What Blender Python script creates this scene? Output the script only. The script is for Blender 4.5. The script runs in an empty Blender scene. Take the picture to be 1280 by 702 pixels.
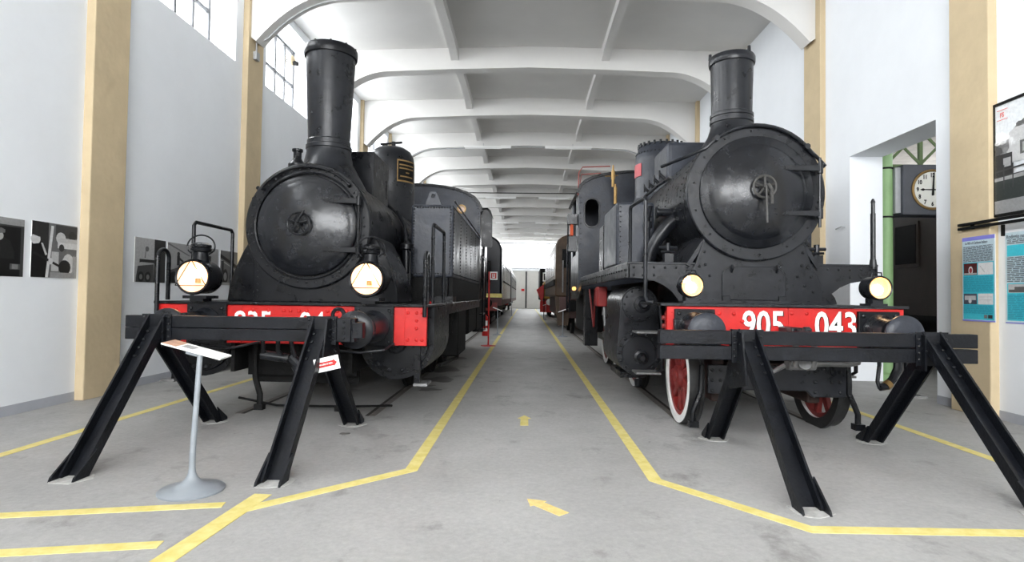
import bpy, math, random
from mathutils import Vector, Matrix
random.seed(7)
PI = math.pi
scene = bpy.context.scene
COL = scene.collection
# ------------------------------------------------------------------ camera
YAW, PITCH, ROLL = math.radians(1.4312), math.radians(1.5105), math.radians(0.8)
fw = Vector((-math.sin(YAW)*math.cos(PITCH), math.cos(YAW)*math.cos(PITCH), math.sin(PITCH)))
r0 = Vector((math.cos(YAW), math.sin(YAW), 0)); u0 = r0.cross(fw)
rt = r0*math.cos(ROLL)+u0*math.sin(ROLL); up = -r0*math.sin(ROLL)+u0*math.cos(ROLL)
cd = bpy.data.cameras.new('camera'); cam = bpy.data.objects.new('camera', cd); COL.objects.link(cam)
cd.sensor_width = 36; cd.lens = 20.0; cd.clip_end = 300; cd.clip_start = 0.05
m = Matrix.Identity(4)
for i in range(3):
    m[i][0], m[i][1], m[i][2] = rt[i], up[i], -fw[i]
m[2][3] = 1.35
cam.matrix_world = m; scene.camera = cam
# ------------------------------------------------------------------ world and exposure
w = bpy.data.worlds.new('overcast_sky'); scene.world = w; w.use_nodes = True
bg = w.node_tree.nodes['Background']; bg.inputs[0].default_value = (0.93, 0.965, 1.0, 1); bg.inputs[1].default_value = 3.0
scene.view_settings.view_transform = 'Standard'; scene.view_settings.look = 'None'
scene.view_settings.gamma = 1; scene.view_settings.use_curve_mapping = False
scene.view_settings.exposure = 1.05
def area(name, loc, rot, sx, sy, power, col=(1, 1, 1)):
    l = bpy.data.lights.new(name, 'AREA'); l.shape = 'RECTANGLE'; l.size = sx; l.size_y = sy; l.energy = power; l.color = col
    o = bpy.data.objects.new(name, l); COL.objects.link(o); o.location = loc; o.rotation_euler = rot
    return o
BAY0, BAY = 7.1, 3.83
WIN_BAYS = list(range(-4, 14))
for k in WIN_BAYS:      # daylight coming in through each clerestory window of the left wall
    area('window_daylight' if k >= 0 else 'window_left_offscreen', (-6.5, BAY0+BAY*(k+.5), 6.75), (0, math.radians(-62), 0), 1.5, 2.5, 125, (0.95, 0.98, 1))
area('assumed_glazing_offscreen', (0, -9.7, 5.1), (math.radians(86), 0, 0), 9.7, 4.1, 1350, (0.97, 0.985, 1))  # end glazing assumed behind the camera, added to light the locomotive fronts
area('gate_daylight', (0, 62.6, 5.9), (math.radians(-75), 0, 0), 9, 2.4, 420, (0.97, 0.99, 1))

# ------------------------------------------------------------------ materials
MATS = {}
def mat(name, col, rough=.5, metal=0., var=0., vscale=6., bump=0., bscale=40., spec=.5, coat=0., rvar=0., var2=None):
    if name in MATS: return MATS[name]
    M = bpy.data.materials.new(name); M.use_nodes = True; nt = M.node_tree; N = nt.nodes; L = nt.links
    p = N['Principled BSDF']
    p.inputs['Base Color'].default_value = (*col, 1); p.inputs['Roughness'].default_value = rough
    p.inputs['Metallic'].default_value = metal; p.inputs['Specular IOR Level'].default_value = spec
    p.inputs['Coat Weight'].default_value = coat; p.inputs['Coat Roughness'].default_value = .15
    tc = N.new('ShaderNodeTexCoord')
    if var or rvar:
        n = N.new('ShaderNodeTexNoise'); n.inputs['Scale'].default_value = vscale; n.inputs['Detail'].default_value = 6; n.inputs['Roughness'].default_value = .65
        L.new(tc.outputs['Object'], n.inputs['Vector'])
        r = N.new('ShaderNodeValToRGB'); r.color_ramp.elements[0].position = .3; r.color_ramp.elements[1].position = .7
        c2 = var2 or tuple(min(1, c*(1+var)) for c in col)
        r.color_ramp.elements[0].color = (*[c*(1-var) for c in col], 1); r.color_ramp.elements[1].color = (*c2, 1)
        L.new(n.outputs['Fac'], r.inputs['Fac']); L.new(r.outputs['Color'], p.inputs['Base Color'])
        if rvar:
            mr = N.new('ShaderNodeMapRange'); mr.inputs['To Min'].default_value = rough-rvar; mr.inputs['To Max'].default_value = rough+rvar
            mr.inputs['From Min'].default_value = .3; mr.inputs['From Max'].default_value = .7
            L.new(n.outputs['Fac'], mr.inputs['Value']); L.new(mr.outputs['Result'], p.inputs['Roughness'])
    if bump:
        n2 = N.new('ShaderNodeTexNoise'); n2.inputs['Scale'].default_value = bscale; n2.inputs['Detail'].default_value = 1.2
        L.new(tc.outputs['Object'], n2.inputs['Vector'])
        b = N.new('ShaderNodeBump'); b.inputs['Strength'].default_value = bump; b.inputs['Distance'].default_value = .02
        L.new(n2.outputs['Fac'], b.inputs['Height']); L.new(b.outputs['Normal'], p.inputs['Normal'])
    MATS[name] = M
    return M
def emit(name, col, s):
    if name in MATS: return MATS[name]
    M = bpy.data.materials.new(name); M.use_nodes = True; p = M.node_tree.nodes['Principled BSDF']
    p.inputs['Base Color'].default_value = (*col, 1); p.inputs['Emission Color'].default_value = (*col, 1); p.inputs['Emission Strength'].default_value = s
    MATS[name] = M
    return M
def glass(name, tint=(1, 1, 1), refl=.12):
    if name in MATS: return MATS[name]
    M = bpy.data.materials.new(name); M.use_nodes = True; nt = M.node_tree; N = nt.nodes
    N.remove(N['Principled BSDF']); out = N['Material Output']
    t = N.new('ShaderNodeBsdfTransparent'); t.inputs[0].default_value = (*tint, 1)
    g = N.new('ShaderNodeBsdfGlossy'); g.inputs['Roughness'].default_value = .05
    mx = N.new('ShaderNodeMixShader'); mx.inputs[0].default_value = refl
    nt.links.new(t.outputs[0], mx.inputs[1]); nt.links.new(g.outputs[0], mx.inputs[2]); nt.links.new(mx.outputs[0], out.inputs[0])
    MATS[name] = M
    return M
BLK = mat('black_enamel', (.006, .0066, .0082), .30, 0, .4, 5, .07, 14, .22, 0, .08)
BLK2 = mat('worn_black_enamel', (.011, .0122, .0152), .31, 0, .45, 5, .10, 13, .30, 0, .08)
DOOR = mat('dented_black_enamel', (.009, .010, .0125), .25, 0, .45, 6, .20, 8, .42, 0, .05)
GREYB = mat('dull_grey_black_paint', (.030, .034, .044), .38, 0, .35, 4, .12, 25, .30, 0, .1)
SOOT = mat('sooty_iron', (.005, .005, .005), .7, 0, .4, 8, .2, 40, .2)
RIVET = mat('rivet_enamel', (.008, .009, .011), .3, 0, 0, 5, 0, 30, .3)
RED = mat('bright_red_paint', (.50, .012, .010), .40, 0, .2, 4, .06, 20, .35)
DRED = mat('dark_red_paint', (.20, .018, .016), .5, 0, .35, 6, .1, 30)
WHT = mat('white_paint', (.82, .82, .80), .5, 0, .06, 20)
STOPB = mat('buffer_stop_black', (.006, .007, .0095), .40, 0, .45, 9, .14, 50, .22, 0, .12)
STEEL = mat('grey_steel', (.20, .20, .20), .45, .6, .3, 8, .05, 30)
DSTEEL = mat('dark_steel', (.06, .058, .055), .5, .4, .4, 10, .1, 30)
BRASS = mat('brass', (.33, .21, .08), .45, .7, .2, 10)
PLASTER = mat('white_plaster', (.85, .875, .905), .9, 0, .03, .8, .06, 14, .2)
CEILM = mat('ceiling_plaster', (.71, .70, .68), .92, 0, .04, .6, .05, 14, .2)
OCHRE = mat('ochre_plaster', (.60, .485, .315), .9, 0, .08, 1.6, .35, 9, .2)
SKIRT = mat('grey_skirting_paint', (.42, .435, .475), .7, 0, .06, 3)
YEL = mat('yellow_floor_paint', (.72, .60, .16), .7, 0, .10, 9, .03, 30, .3, 0, 0, (.80, .70, .30))
YEL2 = mat('worn_yellow_tape', (.76, .58, .22), .7, 0, .15, 20)
GRAYST = mat('grey_stand_paint', (.24, .265, .29), .4, 0, .05, 6, 0, 10, .5, .1)
BROWN = mat('brown_loco_paint', (.060, .036, .020), .4, 0, .3, 3, .05, 15, .25)
NAVY = mat('navy_railcar_paint', (.007, .008, .012), .3, 0, .3, 3, .03, 15, .25)
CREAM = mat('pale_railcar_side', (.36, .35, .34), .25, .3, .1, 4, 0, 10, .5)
GREEN = mat('pale_green_paint', (.26, .43, .19), .45, 0, .08, 4, .03, 15, .5, .1)
DGREEN = mat('olive_green_paint', (.10, .16, .05), .5, 0, .15, 4)
DARKW = mat('dark_wood_brown', (.032, .022, .017), .4, 0, .3, 3, .02, 20, .5, .2)
DGLASS = mat('dark_window_glass', (.005, .006, .007), .15, 0, 0, 1, 0, 1, .35)
TYRE = mat('steel_tyre', (.045, .045, .045), .42, .5, .3, 8, .05, 40)
GALV = mat('galvanised_grey', (.40, .41, .42), .5, .2, .1, 8)
GATE = mat('pale_gate_paint', (.56, .55, .52), .6, 0, .05, 2)
WINF = mat('grey_window_steel', (.06, .062, .066), .5, 0, .1, 8)
STAIN = mat('oil_stain', (.16, .155, .145), .5, 0, .35, 6)
GL = glass('window_glass')
LGL = glass('lamp_glass', (1, .97, .92), .06)
BULB = emit('lamp_filament', (1.0, .80, .52), 9)
REFL = emit('lamp_reflector_lit', (1.0, .66, .42), .40)
REFLW = emit('lamp_lens_lit', (1.0, .50, .14), .62)
def g(v, t=(1, 1, 1)):
    v = round(v, 2); return mat('print_%d_%s' % (int(v*100), '_'.join(str(int(c*100)) for c in t)), (v*t[0], v*t[1], v*t[2]), .5, 0, .12, 30, 0, 1, .3)
def concrete():
    M = bpy.data.materials.new('concrete_floor'); M.use_nodes = True; nt = M.node_tree; N = nt.nodes; L = nt.links
    p = N['Principled BSDF']; tc = N.new('ShaderNodeTexCoord')
    def noise(s, d, r, sc=(1, 1, 1)):
        mp = N.new('ShaderNodeMapping'); mp.inputs['Scale'].default_value = sc; L.new(tc.outputs['Object'], mp.inputs['Vector'])
        n = N.new('ShaderNodeTexNoise'); n.inputs['Scale'].default_value = s; n.inputs['Detail'].default_value = d; n.inputs['Roughness'].default_value = r
        L.new(mp.outputs['Vector'], n.inputs['Vector']); return n
    def ramp(n, a, ca, b, cb):
        r = N.new('ShaderNodeValToRGB'); r.color_ramp.elements[0].position = a; r.color_ramp.elements[1].position = b
        r.color_ramp.elements[0].color = (*ca, 1); r.color_ramp.elements[1].color = (*cb, 1); L.new(n.outputs['Fac'], r.inputs['Fac']); return r
    def mul(a, b):
        x = N.new('ShaderNodeMixRGB'); x.blend_type = 'MULTIPLY'; x.inputs[0].default_value = 1
        L.new(a.outputs[0], x.inputs[1]); L.new(b.outputs[0], x.inputs[2]); return x
    base = ramp(noise(.55, 8, .62), .3, (.365, .36, .35), .7, (.46, .455, .445))
    fine = ramp(noise(26, 8, .75), .28, (.78, .78, .78), .7, (1.04, 1.04, 1.04))
    st = ramp(noise(2.3, 9, .68, (1, .75, 1)), .30, (.62, .61, .60), .43, (1, 1, 1))
    sp = ramp(noise(9, 10, .75, (1, .7, 1)), .27, (.58, .57, .56), .36, (1, 1, 1))
    c = mul(mul(mul(base, fine), st), sp)
    L.new(c.outputs[0], p.inputs['Base Color']); p.inputs['Specular IOR Level'].default_value = .35
    rr = ramp(noise(3, 6, .6), .3, (.42,)*3, .7, (.68,)*3); L.new(rr.outputs[0], p.inputs['Roughness'])
    n2 = noise(45, 6, .7); b = N.new('ShaderNodeBump'); b.inputs['Strength'].default_value = .18; b.inputs['Distance'].default_value = .01
    L.new(n2.outputs['Fac'], b.inputs['Height']); L.new(b.outputs['Normal'], p.inputs['Normal'])
    return M
CONC = concrete()

# ------------------------------------------------------------------ geometry helpers
def wloc(o):
    v = Vector((0, 0, 0))
    while o is not None: v += o.location; o = o.parent
    return v
def frame(d):
    d = Vector(d).normalized(); a = Vector((0, 0, 1)) if abs(d.z) < .9 else Vector((1, 0, 0))
    u = d.cross(a).normalized(); v = d.cross(u).normalized(); return d, u, v
class B:
    def __init__(s): s.v = []; s.f = []; s.mi = []; s.cur = 0
    def add(s, vs, fs):
        o = len(s.v); s.v += [tuple(x) for x in vs]
        for f in fs: s.f.append(tuple(i+o for i in f)); s.mi.append(s.cur)
        return s
    def box(s, x0, x1, y0, y1, z0, z1):
        vs = [(x, y, z) for z in (z0, z1) for y in (y0, y1) for x in (x0, x1)]
        return s.add(vs, [(0, 2, 3, 1), (4, 5, 7, 6), (0, 1, 5, 4), (2, 6, 7, 3), (0, 4, 6, 2), (1, 3, 7, 5)])
    def obox(s, c, ax, ay, az, sx, sy, sz):
        c, ax, ay, az = Vector(c), Vector(ax).normalized(), Vector(ay).normalized(), Vector(az).normalized()
        vs = [c+ax*(x*sx/2)+ay*(y*sy/2)+az*(z*sz/2) for z in (-1, 1) for y in (-1, 1) for x in (-1, 1)]
        return s.add(vs, [(0, 2, 3, 1), (4, 5, 7, 6), (0, 1, 5, 4), (2, 6, 7, 3), (0, 4, 6, 2), (1, 3, 7, 5)])
    def lathe(s, p, axis, prof, n=32, a0=0., a1=2*PI):
        p = Vector(p); d, u, v = frame(axis); full = abs(a1-a0-2*PI) < 1e-6; cnt = n if full else n+1
        vs = []; fs = []
        for r, t in prof:
            for i in range(cnt):
                a = a0+(a1-a0)*i/n; vs.append(p+d*t+(u*math.cos(a)+v*math.sin(a))*max(r, 1e-4))
        for k in range(len(prof)-1):
            for i in range(n):
                j = (i+1) % cnt; fs.append((k*cnt+i, k*cnt+j, (k+1)*cnt+j, (k+1)*cnt+i))
        return s.add(vs, fs)
    def cyl(s, p0, p1, r0, r1=None, n=20):
        r1 = r0 if r1 is None else r1; p0, p1 = Vector(p0), Vector(p1); h = (p1-p0).length
        return s.lathe(p0, p1-p0, [(0, 0), (r0, 0), (r1, h), (0, h)], n)
    def tube(s, pts, r, n=8, closed=False):
        pts = [Vector(p) for p in pts]; vs = []; fs = []; L = len(pts)
        ref = None
        for i, p in enumerate(pts):
            a = pts[i-1] if i > 0 else (pts[-1] if closed else p); b = pts[i+1] if i < L-1 else (pts[0] if closed else p)
            d = (b-a).normalized()
            if ref is None: _, u, v = frame(d)
            else:
                u = (ref-d*ref.dot(d)).normalized(); v = d.cross(u).normalized()
            ref = u
            for k in range(n):
                t = 2*PI*k/n; vs.append(p+(u*math.cos(t)+v*math.sin(t))*r)
        for i in range(L if closed else L-1):
            j = (i+1) % L
            for k in range(n): fs.append((i*n+k, i*n+(k+1) % n, j*n+(k+1) % n, j*n+k))
        if not closed: fs += [tuple(range(n))[::-1], tuple(range((L-1)*n, L*n))]
        return s.add(vs, fs)
    def prism(s, poly, axis, a0, a1):
        n = len(poly)
        mk = {'y': lambda p, a: (p[0], a, p[1]), 'x': lambda p, a: (a, p[0], p[1]), 'z': lambda p, a: (p[0], p[1], a)}[axis]
        vs = [mk(p, a0) for p in poly]+[mk(p, a1) for p in poly]
        return s.add(vs, [tuple(range(n))[::-1], tuple(range(n, 2*n))]+[(i, (i+1) % n, n+(i+1) % n, n+i) for i in range(n)])
    def rivet(s, p, nrm, r=.012):
        return s.lathe(p, nrm, [(r, -.002), (r*.85, r*.45), (r*.45, r*.72), (0, r*.8)], 6)
    def build(s, name, mats, parent=None, smooth=35, bevel=0., stuff=False):
        if not isinstance(mats, (list, tuple)): mats = [mats]
        xs, ys, zs = zip(*s.v)
        base = Vector(((min(xs)+max(xs))/2, (min(ys)+max(ys))/2, min(zs)))
        me = bpy.data.meshes.new(name); me.from_pydata([tuple(Vector(v)-base) for v in s.v], [], s.f)
        for mm in mats: me.materials.append(mm)
        me.polygons.foreach_set('material_index', s.mi)
        if smooth: me.polygons.foreach_set('use_smooth', [True]*len(me.polygons))
        me.update()
        import bmesh
        bm = bmesh.new(); bm.from_mesh(me); bmesh.ops.recalc_face_normals(bm, faces=bm.faces); bm.to_mesh(me); bm.free()
        if smooth: me.set_sharp_from_angle(angle=math.radians(smooth))
        o = bpy.data.objects.new(name, me); COL.objects.link(o)
        if parent is not None: o.parent = parent
        o.location = base-(wloc(parent) if parent is not None else Vector((0, 0, 0)))
        if bevel:
            b = o.modifiers.new('edge_round', 'BEVEL'); b.width = bevel; b.segments = 2; b.limit_method = 'ANGLE'; b.angle_limit = math.radians(40)
        if stuff: o['kind'] = 'stuff'
        return o
def tag(o, label, cat, group=None):
    o['label'] = label; o['category'] = cat
    if group: o['group'] = group
    return o
def struct(o, label=None):
    o['kind'] = 'structure'
    if label: o['label'] = label
    return o
def thing(name, loc, label, cat, group=None):
    o = bpy.data.objects.new(name, None); COL.objects.link(o); o.location = loc; o.empty_display_size = .2
    return tag(o, label, cat, group)
def copy_tree(o, parent=None, loc=None):
    c = o.copy(); COL.objects.link(c); c.parent = parent
    if loc is not None: c.location = loc
    for ch in list(o.children): copy_tree(ch, c)
    return c
def text(name, s, size, M, parent, origin, xdir, ydir, sx=1., off=0., ext=.002, align='CENTER'):
    cu = bpy.data.curves.new(name, 'FONT'); cu.body = s; cu.size = size; cu.offset = off; cu.extrude = ext; cu.align_x = align; cu.align_y = 'CENTER'; cu.resolution_u = 3
    t = bpy.data.objects.new(name, cu); COL.objects.link(t)
    me = bpy.data.meshes.new_from_object(t); bpy.data.objects.remove(t); bpy.data.curves.remove(cu)
    X = Vector(xdir).normalized(); Y = Vector(ydir).normalized(); Z = X.cross(Y)
    mm = Matrix(((X[0]*sx, Y[0], Z[0], 0), (X[1]*sx, Y[1], Z[1], 0), (X[2]*sx, Y[2], Z[2], 0), (0, 0, 0, 1)))
    me.transform(mm); me.name = name; me.materials.clear(); me.materials.append(M)
    o = bpy.data.objects.new(name, me); COL.objects.link(o); o.parent = parent
    o.location = Vector(origin)-(wloc(parent) if parent is not None else Vector((0, 0, 0)))
    return o
def arc(c, r, a0, a1, n, plane='xz', yv=0):
    out = []
    for i in range(n+1):
        a = math.radians(a0+(a1-a0)*i/n); x, z = r*math.cos(a), r*math.sin(a)
        out.append({'xz': (c[0]+x, c[1], c[2]+z), 'yz': (c[0], c[1]+x, c[2]+z), 'xy': (c[0]+x, c[1]+z, c[2])}[plane])
    return out
def cut(o, cutter):
    """cut a real hole through o"""
    c = cutter.build('cutter', SOOT, None, smooth=0)
    md = o.modifiers.new('hole', 'BOOLEAN'); md.operation = 'DIFFERENCE'; md.object = c; md.solver = 'EXACT'
    bpy.context.view_layer.update()
    me = bpy.data.meshes.new_from_object(o.evaluated_get(bpy.context.evaluated_depsgraph_get()))
    o.modifiers.clear(); o.data = me
    cm = c.data; bpy.data.objects.remove(c); bpy.data.meshes.remove(cm)

# ================================================================== THE HALL
XL, XLP, XR, XRP = -5.50, -5.39, 5.50, 5.40
Y0, Y1 = -9.0, 62.0
SPR, CRN, SLC, SLE = 6.22, 7.27, 7.82, 7.68
floor = struct(B().box(-9, 14, Y0-6, Y1+3, -.3, 0).build('floor', CONC))
def strip(name, pts, wd, M, z=.003):
    b = B(); n = len(pts); vs = []
    for i, p in enumerate(pts):
        p = Vector((*p, 0)); a = Vector((*pts[max(i-1, 0)], 0)); c = Vector((*pts[min(i+1, n-1)], 0))
        d1 = (p-a).normalized() if i else (c-p).normalized(); d2 = (c-p).normalized() if i < n-1 else d1
        d = (d1+d2).normalized(); nn = Vector((-d.y, d.x, 0)); k = wd/2/max(.4, nn.dot(Vector((-d1.y, d1.x, 0))))
        vs += [p+nn*k, p-nn*k]
    fs = []
    top = [v+Vector((0, 0, z)) for v in vs]; bot = [v+Vector((0, 0, -.004)) for v in vs]; m_ = len(vs)
    for i in range(n-1):
        a = 2*i; fs += [(a, a+1, a+3, a+2), (m_+a, m_+a+2, m_+a+3, m_+a+1), (a, a+2, m_+a+2, m_+a), (a+1, m_+a+1, m_+a+3, a+3)]
    fs += [(0, m_, m_+1, 1), (m_-2, m_-1, 2*m_-1, 2*m_-2)]
    b.add(top+bot, fs); return b.build(name, M, floor, smooth=0)
strip('floor_line', [(-.885, 60), (-.865, 4.40), (-1.77, 3.50)], .10, YEL)
strip('floor_line', [(1.0, 60), (.975, 4.28), (1.70, 3.43), (6, 3.50)], .10, YEL)
strip('floor_line', [(-4.25, 3.8), (-4.25, 34)], .10, YEL)
strip('floor_line', [(4.05, 4.2), (4.05, 34)], .10, YEL)
strip('floor_line', [(-1.74, 3.80), (-1.83, 2.3)], .12, YEL, .004)
strip('floor_line', [(-4.4, 3.08), (-1.90, 3.60)], .09, YEL)
strip('floor_line', [(-4.0, 2.62), (-1.93, 3.02)], .09, YEL)
def arrow(c, ang, ln, wd, M):
    ca, sa = math.cos(ang), math.sin(ang)
    pts = [(-wd*.5, -ln/2), (wd*.5, -ln/2), (wd*.5, ln*.18), (wd*.85, ln*.18), (0, ln/2), (-wd*.85, ln*.18), (-wd*.5, ln*.18)]
    B().prism([(c[0]+x*ca-y*sa, c[1]+x*sa+y*ca) for x, y in pts], 'z', -.003, .004).build('floor_arrow', M, floor, smooth=0)
arrow((0.0, 6.23), 0, .50, .085, YEL)
arrow((.14, 3.70), math.radians(42), .34, .085, YEL2)
random.seed(3)
for (x, y, a, c) in [(-1.47, 12.2, .20, .30), (-1.45, 10.35, .24, .42), (-1.38, 9.1, .25, .30), (-1.50, 8.45, .16, .12), (-1.36, 8.12, .15, .13), (-1.73, 5.48, .05, .05)]:
    pts = []; p1, p2 = random.uniform(0, 6), random.uniform(0, 6)
    for i in range(28):
        t = 2*PI*i/28; k = 1+.14*math.sin(3*t+p1)+.10*math.sin(5*t+p2); pts.append((x+a*k*math.cos(t), y+c*k*math.sin(t)))
    B().prism(pts, 'z', -.003, .0022).build('oil_stain', STAIN, floor, smooth=0)

# walls ------------------------------------------------------------
WB, WT = 5.67, 7.48
wl = B(); TH = .65
wl.box(XL-TH, XL, Y0, Y1, 0, WB); wl.box(XL-TH, XL, Y0, Y1, WT, 8.1)
wl_w = []
for k in WIN_BAYS: wl_w.append((BAY0+BAY*(k+1)-.52-2.6, BAY0+BAY*(k+1)-.52))
ys = Y0
for a, b_ in wl_w:
    if a > ys: wl.box(XL-TH, XL, ys, a, WB, WT)
    ys = b_
wl.box(XL-TH, XL, ys, Y1, WB, WT)
wall_left = struct(wl.build('wall_left', PLASTER, smooth=0))
DY0, DY1, DZ = 7.76, 9.80, 3.81
wr = B(); wr.box(XR, XR+.55, Y0, DY0, 0, 8.1); wr.box(XR, XR+.55, DY1, Y1, 0, 8.1); wr.box(XR, XR+.55, DY0, DY1, DZ, 8.1)
wall_right = struct(wr.build('wall_right', PLASTER, smooth=0))
for k in range(-4, 15):
    y = BAY0+BAY*k
    if y+.31 < Y1 and y-.31 > Y0:
        B().box(XL-.02, XLP, y-.25, y+.37, 0, 7.9).build('pilaster', OCHRE, wall_left, smooth=0, bevel=.012)
        yr = y-.03
        B().box(XRP, XR+.02, yr-.31, yr+.31, 0, 7.9).build('pilaster', OCHRE, wall_right, smooth=0, bevel=.012)
bl = B(); br = B()
for k in range(-5, 14):
    a, c = BAY0+BAY*k+.38, BAY0+BAY*(k+1)-.26
    bl.box(XL-.01, XL+.006, max(a, Y0), min(c, Y1), 0, .11)
    if k == 0: br.box(XR-.006, XR+.01, a-.03, DY0, 0, .11); br.box(XR-.006, XR+.01, DY1, c-.03, 0, .11)
    else: br.box(XR-.006, XR+.01, max(a-.03, Y0), min(c-.03, Y1), 0, .11)
struct(bl.build('baseboard_left', SKIRT, smooth=0)); struct(br.build('baseboard_right', SKIRT, smooth=0))
# clerestory windows
for i, (a, b_) in enumerate(wl_w):
    xg = XL-.53
    wf = B()
    for (y0, y1, z0, z1) in [(a, b_, WB, WB+.05), (a, b_, WT-.05, WT), (a, a+.05, WB, WT), (b_-.05, b_, WB, WT)]: wf.box(xg-.03, xg+.03, y0, y1, z0, z1)
    root = struct(wf.build('window_%d' % (i+1), WINF, smooth=0), 'steel framed clerestory window high in the white wall')
    nc = 5; st = (b_-a)/nc
    for q in range(1, nc): B().box(xg-.02, xg+.025, a+st*q-.03, a+st*q+.03, WB+.05, WT-.05).build('mullion', WINF, root, smooth=0)
    zm = 6.60
    B().box(xg-.02, xg+.025, a+.05, b_-.05, zm-.03, zm+.03).build('transom', WINF, root, smooth=0)
    for q in range(nc):
        for (z0, z1) in ((WB+.05, zm-.02), (zm+.02, WT-.05)):
            B().box(xg-.004, xg+.004, a+st*q+.02, a+st*(q+1)-.02, z0, z1).build('pane', GL, root, smooth=0)
    if i in (4, 5, 6): B().cyl((xg+.05, b_-.55, WB+.03), (xg+.22, b_-.50, WB+.05), .025, .025, 10).build('window_stay', WINF, root)
# end wall with the high glazing and the sliding gates
we = B(); ZG, ZT = 4.35, 7.15
we.box(XL, XR, Y1, Y1+.4, ZT, 8.1); we.box(XL, -4.9, Y1, Y1+.4, 0, ZT); we.box(4.9, XR, Y1, Y1+.4, 0, ZT); we.box(-4.9, 4.9, Y1, Y1+.4, ZG-.25, ZG)
wall_back = struct(we.build('wall_back', PLASTER, smooth=0))
wn = B(); wn.box(-4.9, 4.9, Y1+.1, Y1+.2, ZG, ZG+.08); wn.box(-4.9, 4.9, Y1+.1, Y1+.2, ZT-.08, ZT)
root = struct(wn.build('window_40', WINF, smooth=0), 'wide bright glazing above the far gates')
for q in range(1, 8): B().box(-4.9+q*1.225-.03, -4.9+q*1.225+.03, Y1+.12, Y1+.18, ZG+.08, ZT-.08).build('mullion', WINF, root, smooth=0)
for q in range(8): B().box(-4.9+q*1.225+.03, -4.9+(q+1)*1.225-.03, Y1+.145, Y1+.155, ZG+.08, ZT-.08).build('pane', GL, root, smooth=0)
gt = struct(B().box(-4.9, 4.9, Y1+.12, Y1+.18, 0, ZG-.25).build('door_1', GATE, smooth=0), 'tall pale gates closing the far end of the hall')
for x0, x1 in ((-4.8, -2.45), (-2.4, -.05), (.05, 2.4), (2.45, 4.8)):
    B().box(x0, x1, Y1+.06, Y1+.125, .05, ZG-.3).build('gate_leaf', GATE, gt, smooth=0, bevel=.01)
B().box(-.09, .09, Y1+.04, Y1+.10, .05, ZG-.3).build('gate_post', WINF, gt, smooth=0)
B().box(-.52, -.18, Y1+.03, Y1+.06, 1.9, 2.15).build('red_gate_sign', [RED], gt, smooth=0)
wf_ = B(); wf_.box(XL, XR, Y0-.4, Y0, 0, 3.0); wf_.box(XL, XR, Y0-.4, Y0, 7.15, 8.1); wf_.box(XL, -4.9, Y0-.4, Y0, 3.0, 7.15); wf_.box(4.9, XR, Y0-.4, Y0, 3.0, 7.15)
struct(wf_.build('wall_front', PLASTER, smooth=0))
wn = B(); wn.box(-4.9, 4.9, Y0-.2, Y0-.1, 3.0, 3.08); wn.box(-4.9, 4.9, Y0-.2, Y0-.1, 7.07, 7.15)
root = struct(wn.build('window_41', WINF, smooth=0))  # unseen assumed glazing, put in to light the front of the hall
for q in range(1, 8): B().box(-4.9+q*1.225-.03, -4.9+q*1.225+.03, Y0-.18, Y0-.12, 3.08, 7.07).build('mullion', WINF, root, smooth=0)
for q in range(8): B().box(-4.9+q*1.225+.03, -4.9+(q+1)*1.225-.03, Y0-.155, Y0-.145, 3.08, 7.07).build('pane', GL, root, smooth=0)
# roof: slab, arches, ribs
cl = B(); cl.prism([(XL-.5, SLE), (0, SLC), (XR+.5, SLE), (XR+.5, 8.3), (XL-.5, 8.3)], 'y', Y0, Y1+.4)
ceiling = struct(cl.build('ceiling', CEILM, smooth=0))
def arch_poly():
    flat, zf = 3.55, CRN-.11
    def side(sgn, xw):
        x0 = abs(xw)-.10; out = []
        for i in range(13):
            x = x0-(x0-flat)*i/12; out.append((sgn*x, zf-(zf-SPR)*((x-flat)/(x0-flat))**2.2))
        return out
    return [(XLP-.05, SPR+.10)]+side(-1, XLP)+[(-2, CRN-.05), (0, CRN), (2, CRN-.05)]+side(1, XRP)[::-1]+[(XRP+.05, SPR+.10), (XRP+.05, 7.9), (XLP-.05, 7.9)]
AP = arch_poly()
arches = []
for k in range(-4, 15):
    y = BAY0+BAY*k
    if y > Y1: break
    arches.append(y)
    B().prism(AP, 'y', y-.17, y+.17).build('arch_beam', CEILM, ceiling, smooth=30)
for k in range(len(arches)-1):
    for x in (-1.93, 1.97):
        a, c = arches[k]+.17, arches[k+1]-.17
        pr = [(a-.02, 7.44), (a+.5, 7.54), ((a+c)/2, 7.56), (c-.5, 7.54), (c+.02, 7.44), (c+.02, 7.85), (a-.02, 7.85)]
        B().prism(pr, 'x', x-.10, x+.10).build('ceiling_rib', CEILM, ceiling, smooth=0)
# strip lights and conduits
lampw = mat('lamp_white', (.85, .85, .84), .4)
ORD = {8: 'fifth', 11: 'fourth', 14: 'third', 16: 'second', 17: 'last'}
for ai in (8, 11, 14, 16, 17):
    if ai >= len(arches): continue
    y = arches[ai]
    for s in (-1, 1):
        t = thing('strip_light', (s*1.75, y-.3, CRN-.20), 'white strip light above the %s, %s lit arch from the far gates' % ('railcar track' if s < 0 else 'brown locomotive track', {'last': 'first'}.get(ORD[ai], ORD[ai])), 'light', 'strip lights under the arches')
        B().box(s*1.75-.75, s*1.75+.75, y-.33, y-.25, CRN-.12, CRN-.06).build('housing', lampw, t, smooth=0, bevel=.008)
        for dz in (0,): B().cyl((s*1.75-.72, y-.29, CRN-.15), (s*1.75+.72, y-.29, CRN-.15), .022, .022, 10).build('tube', lampw, t)
        B().box(s*.87-.2, s*.87+.2, y-.34, y-.24, CRN-.15, CRN-.04).build('ballast_box', lampw, t, smooth=0)
        B().tube([(s*1.75, y-.29, CRN-.07), (s*1.75, y-.29, CRN+.05)], .012, 6).build('hanger', GALV, t)
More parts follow.
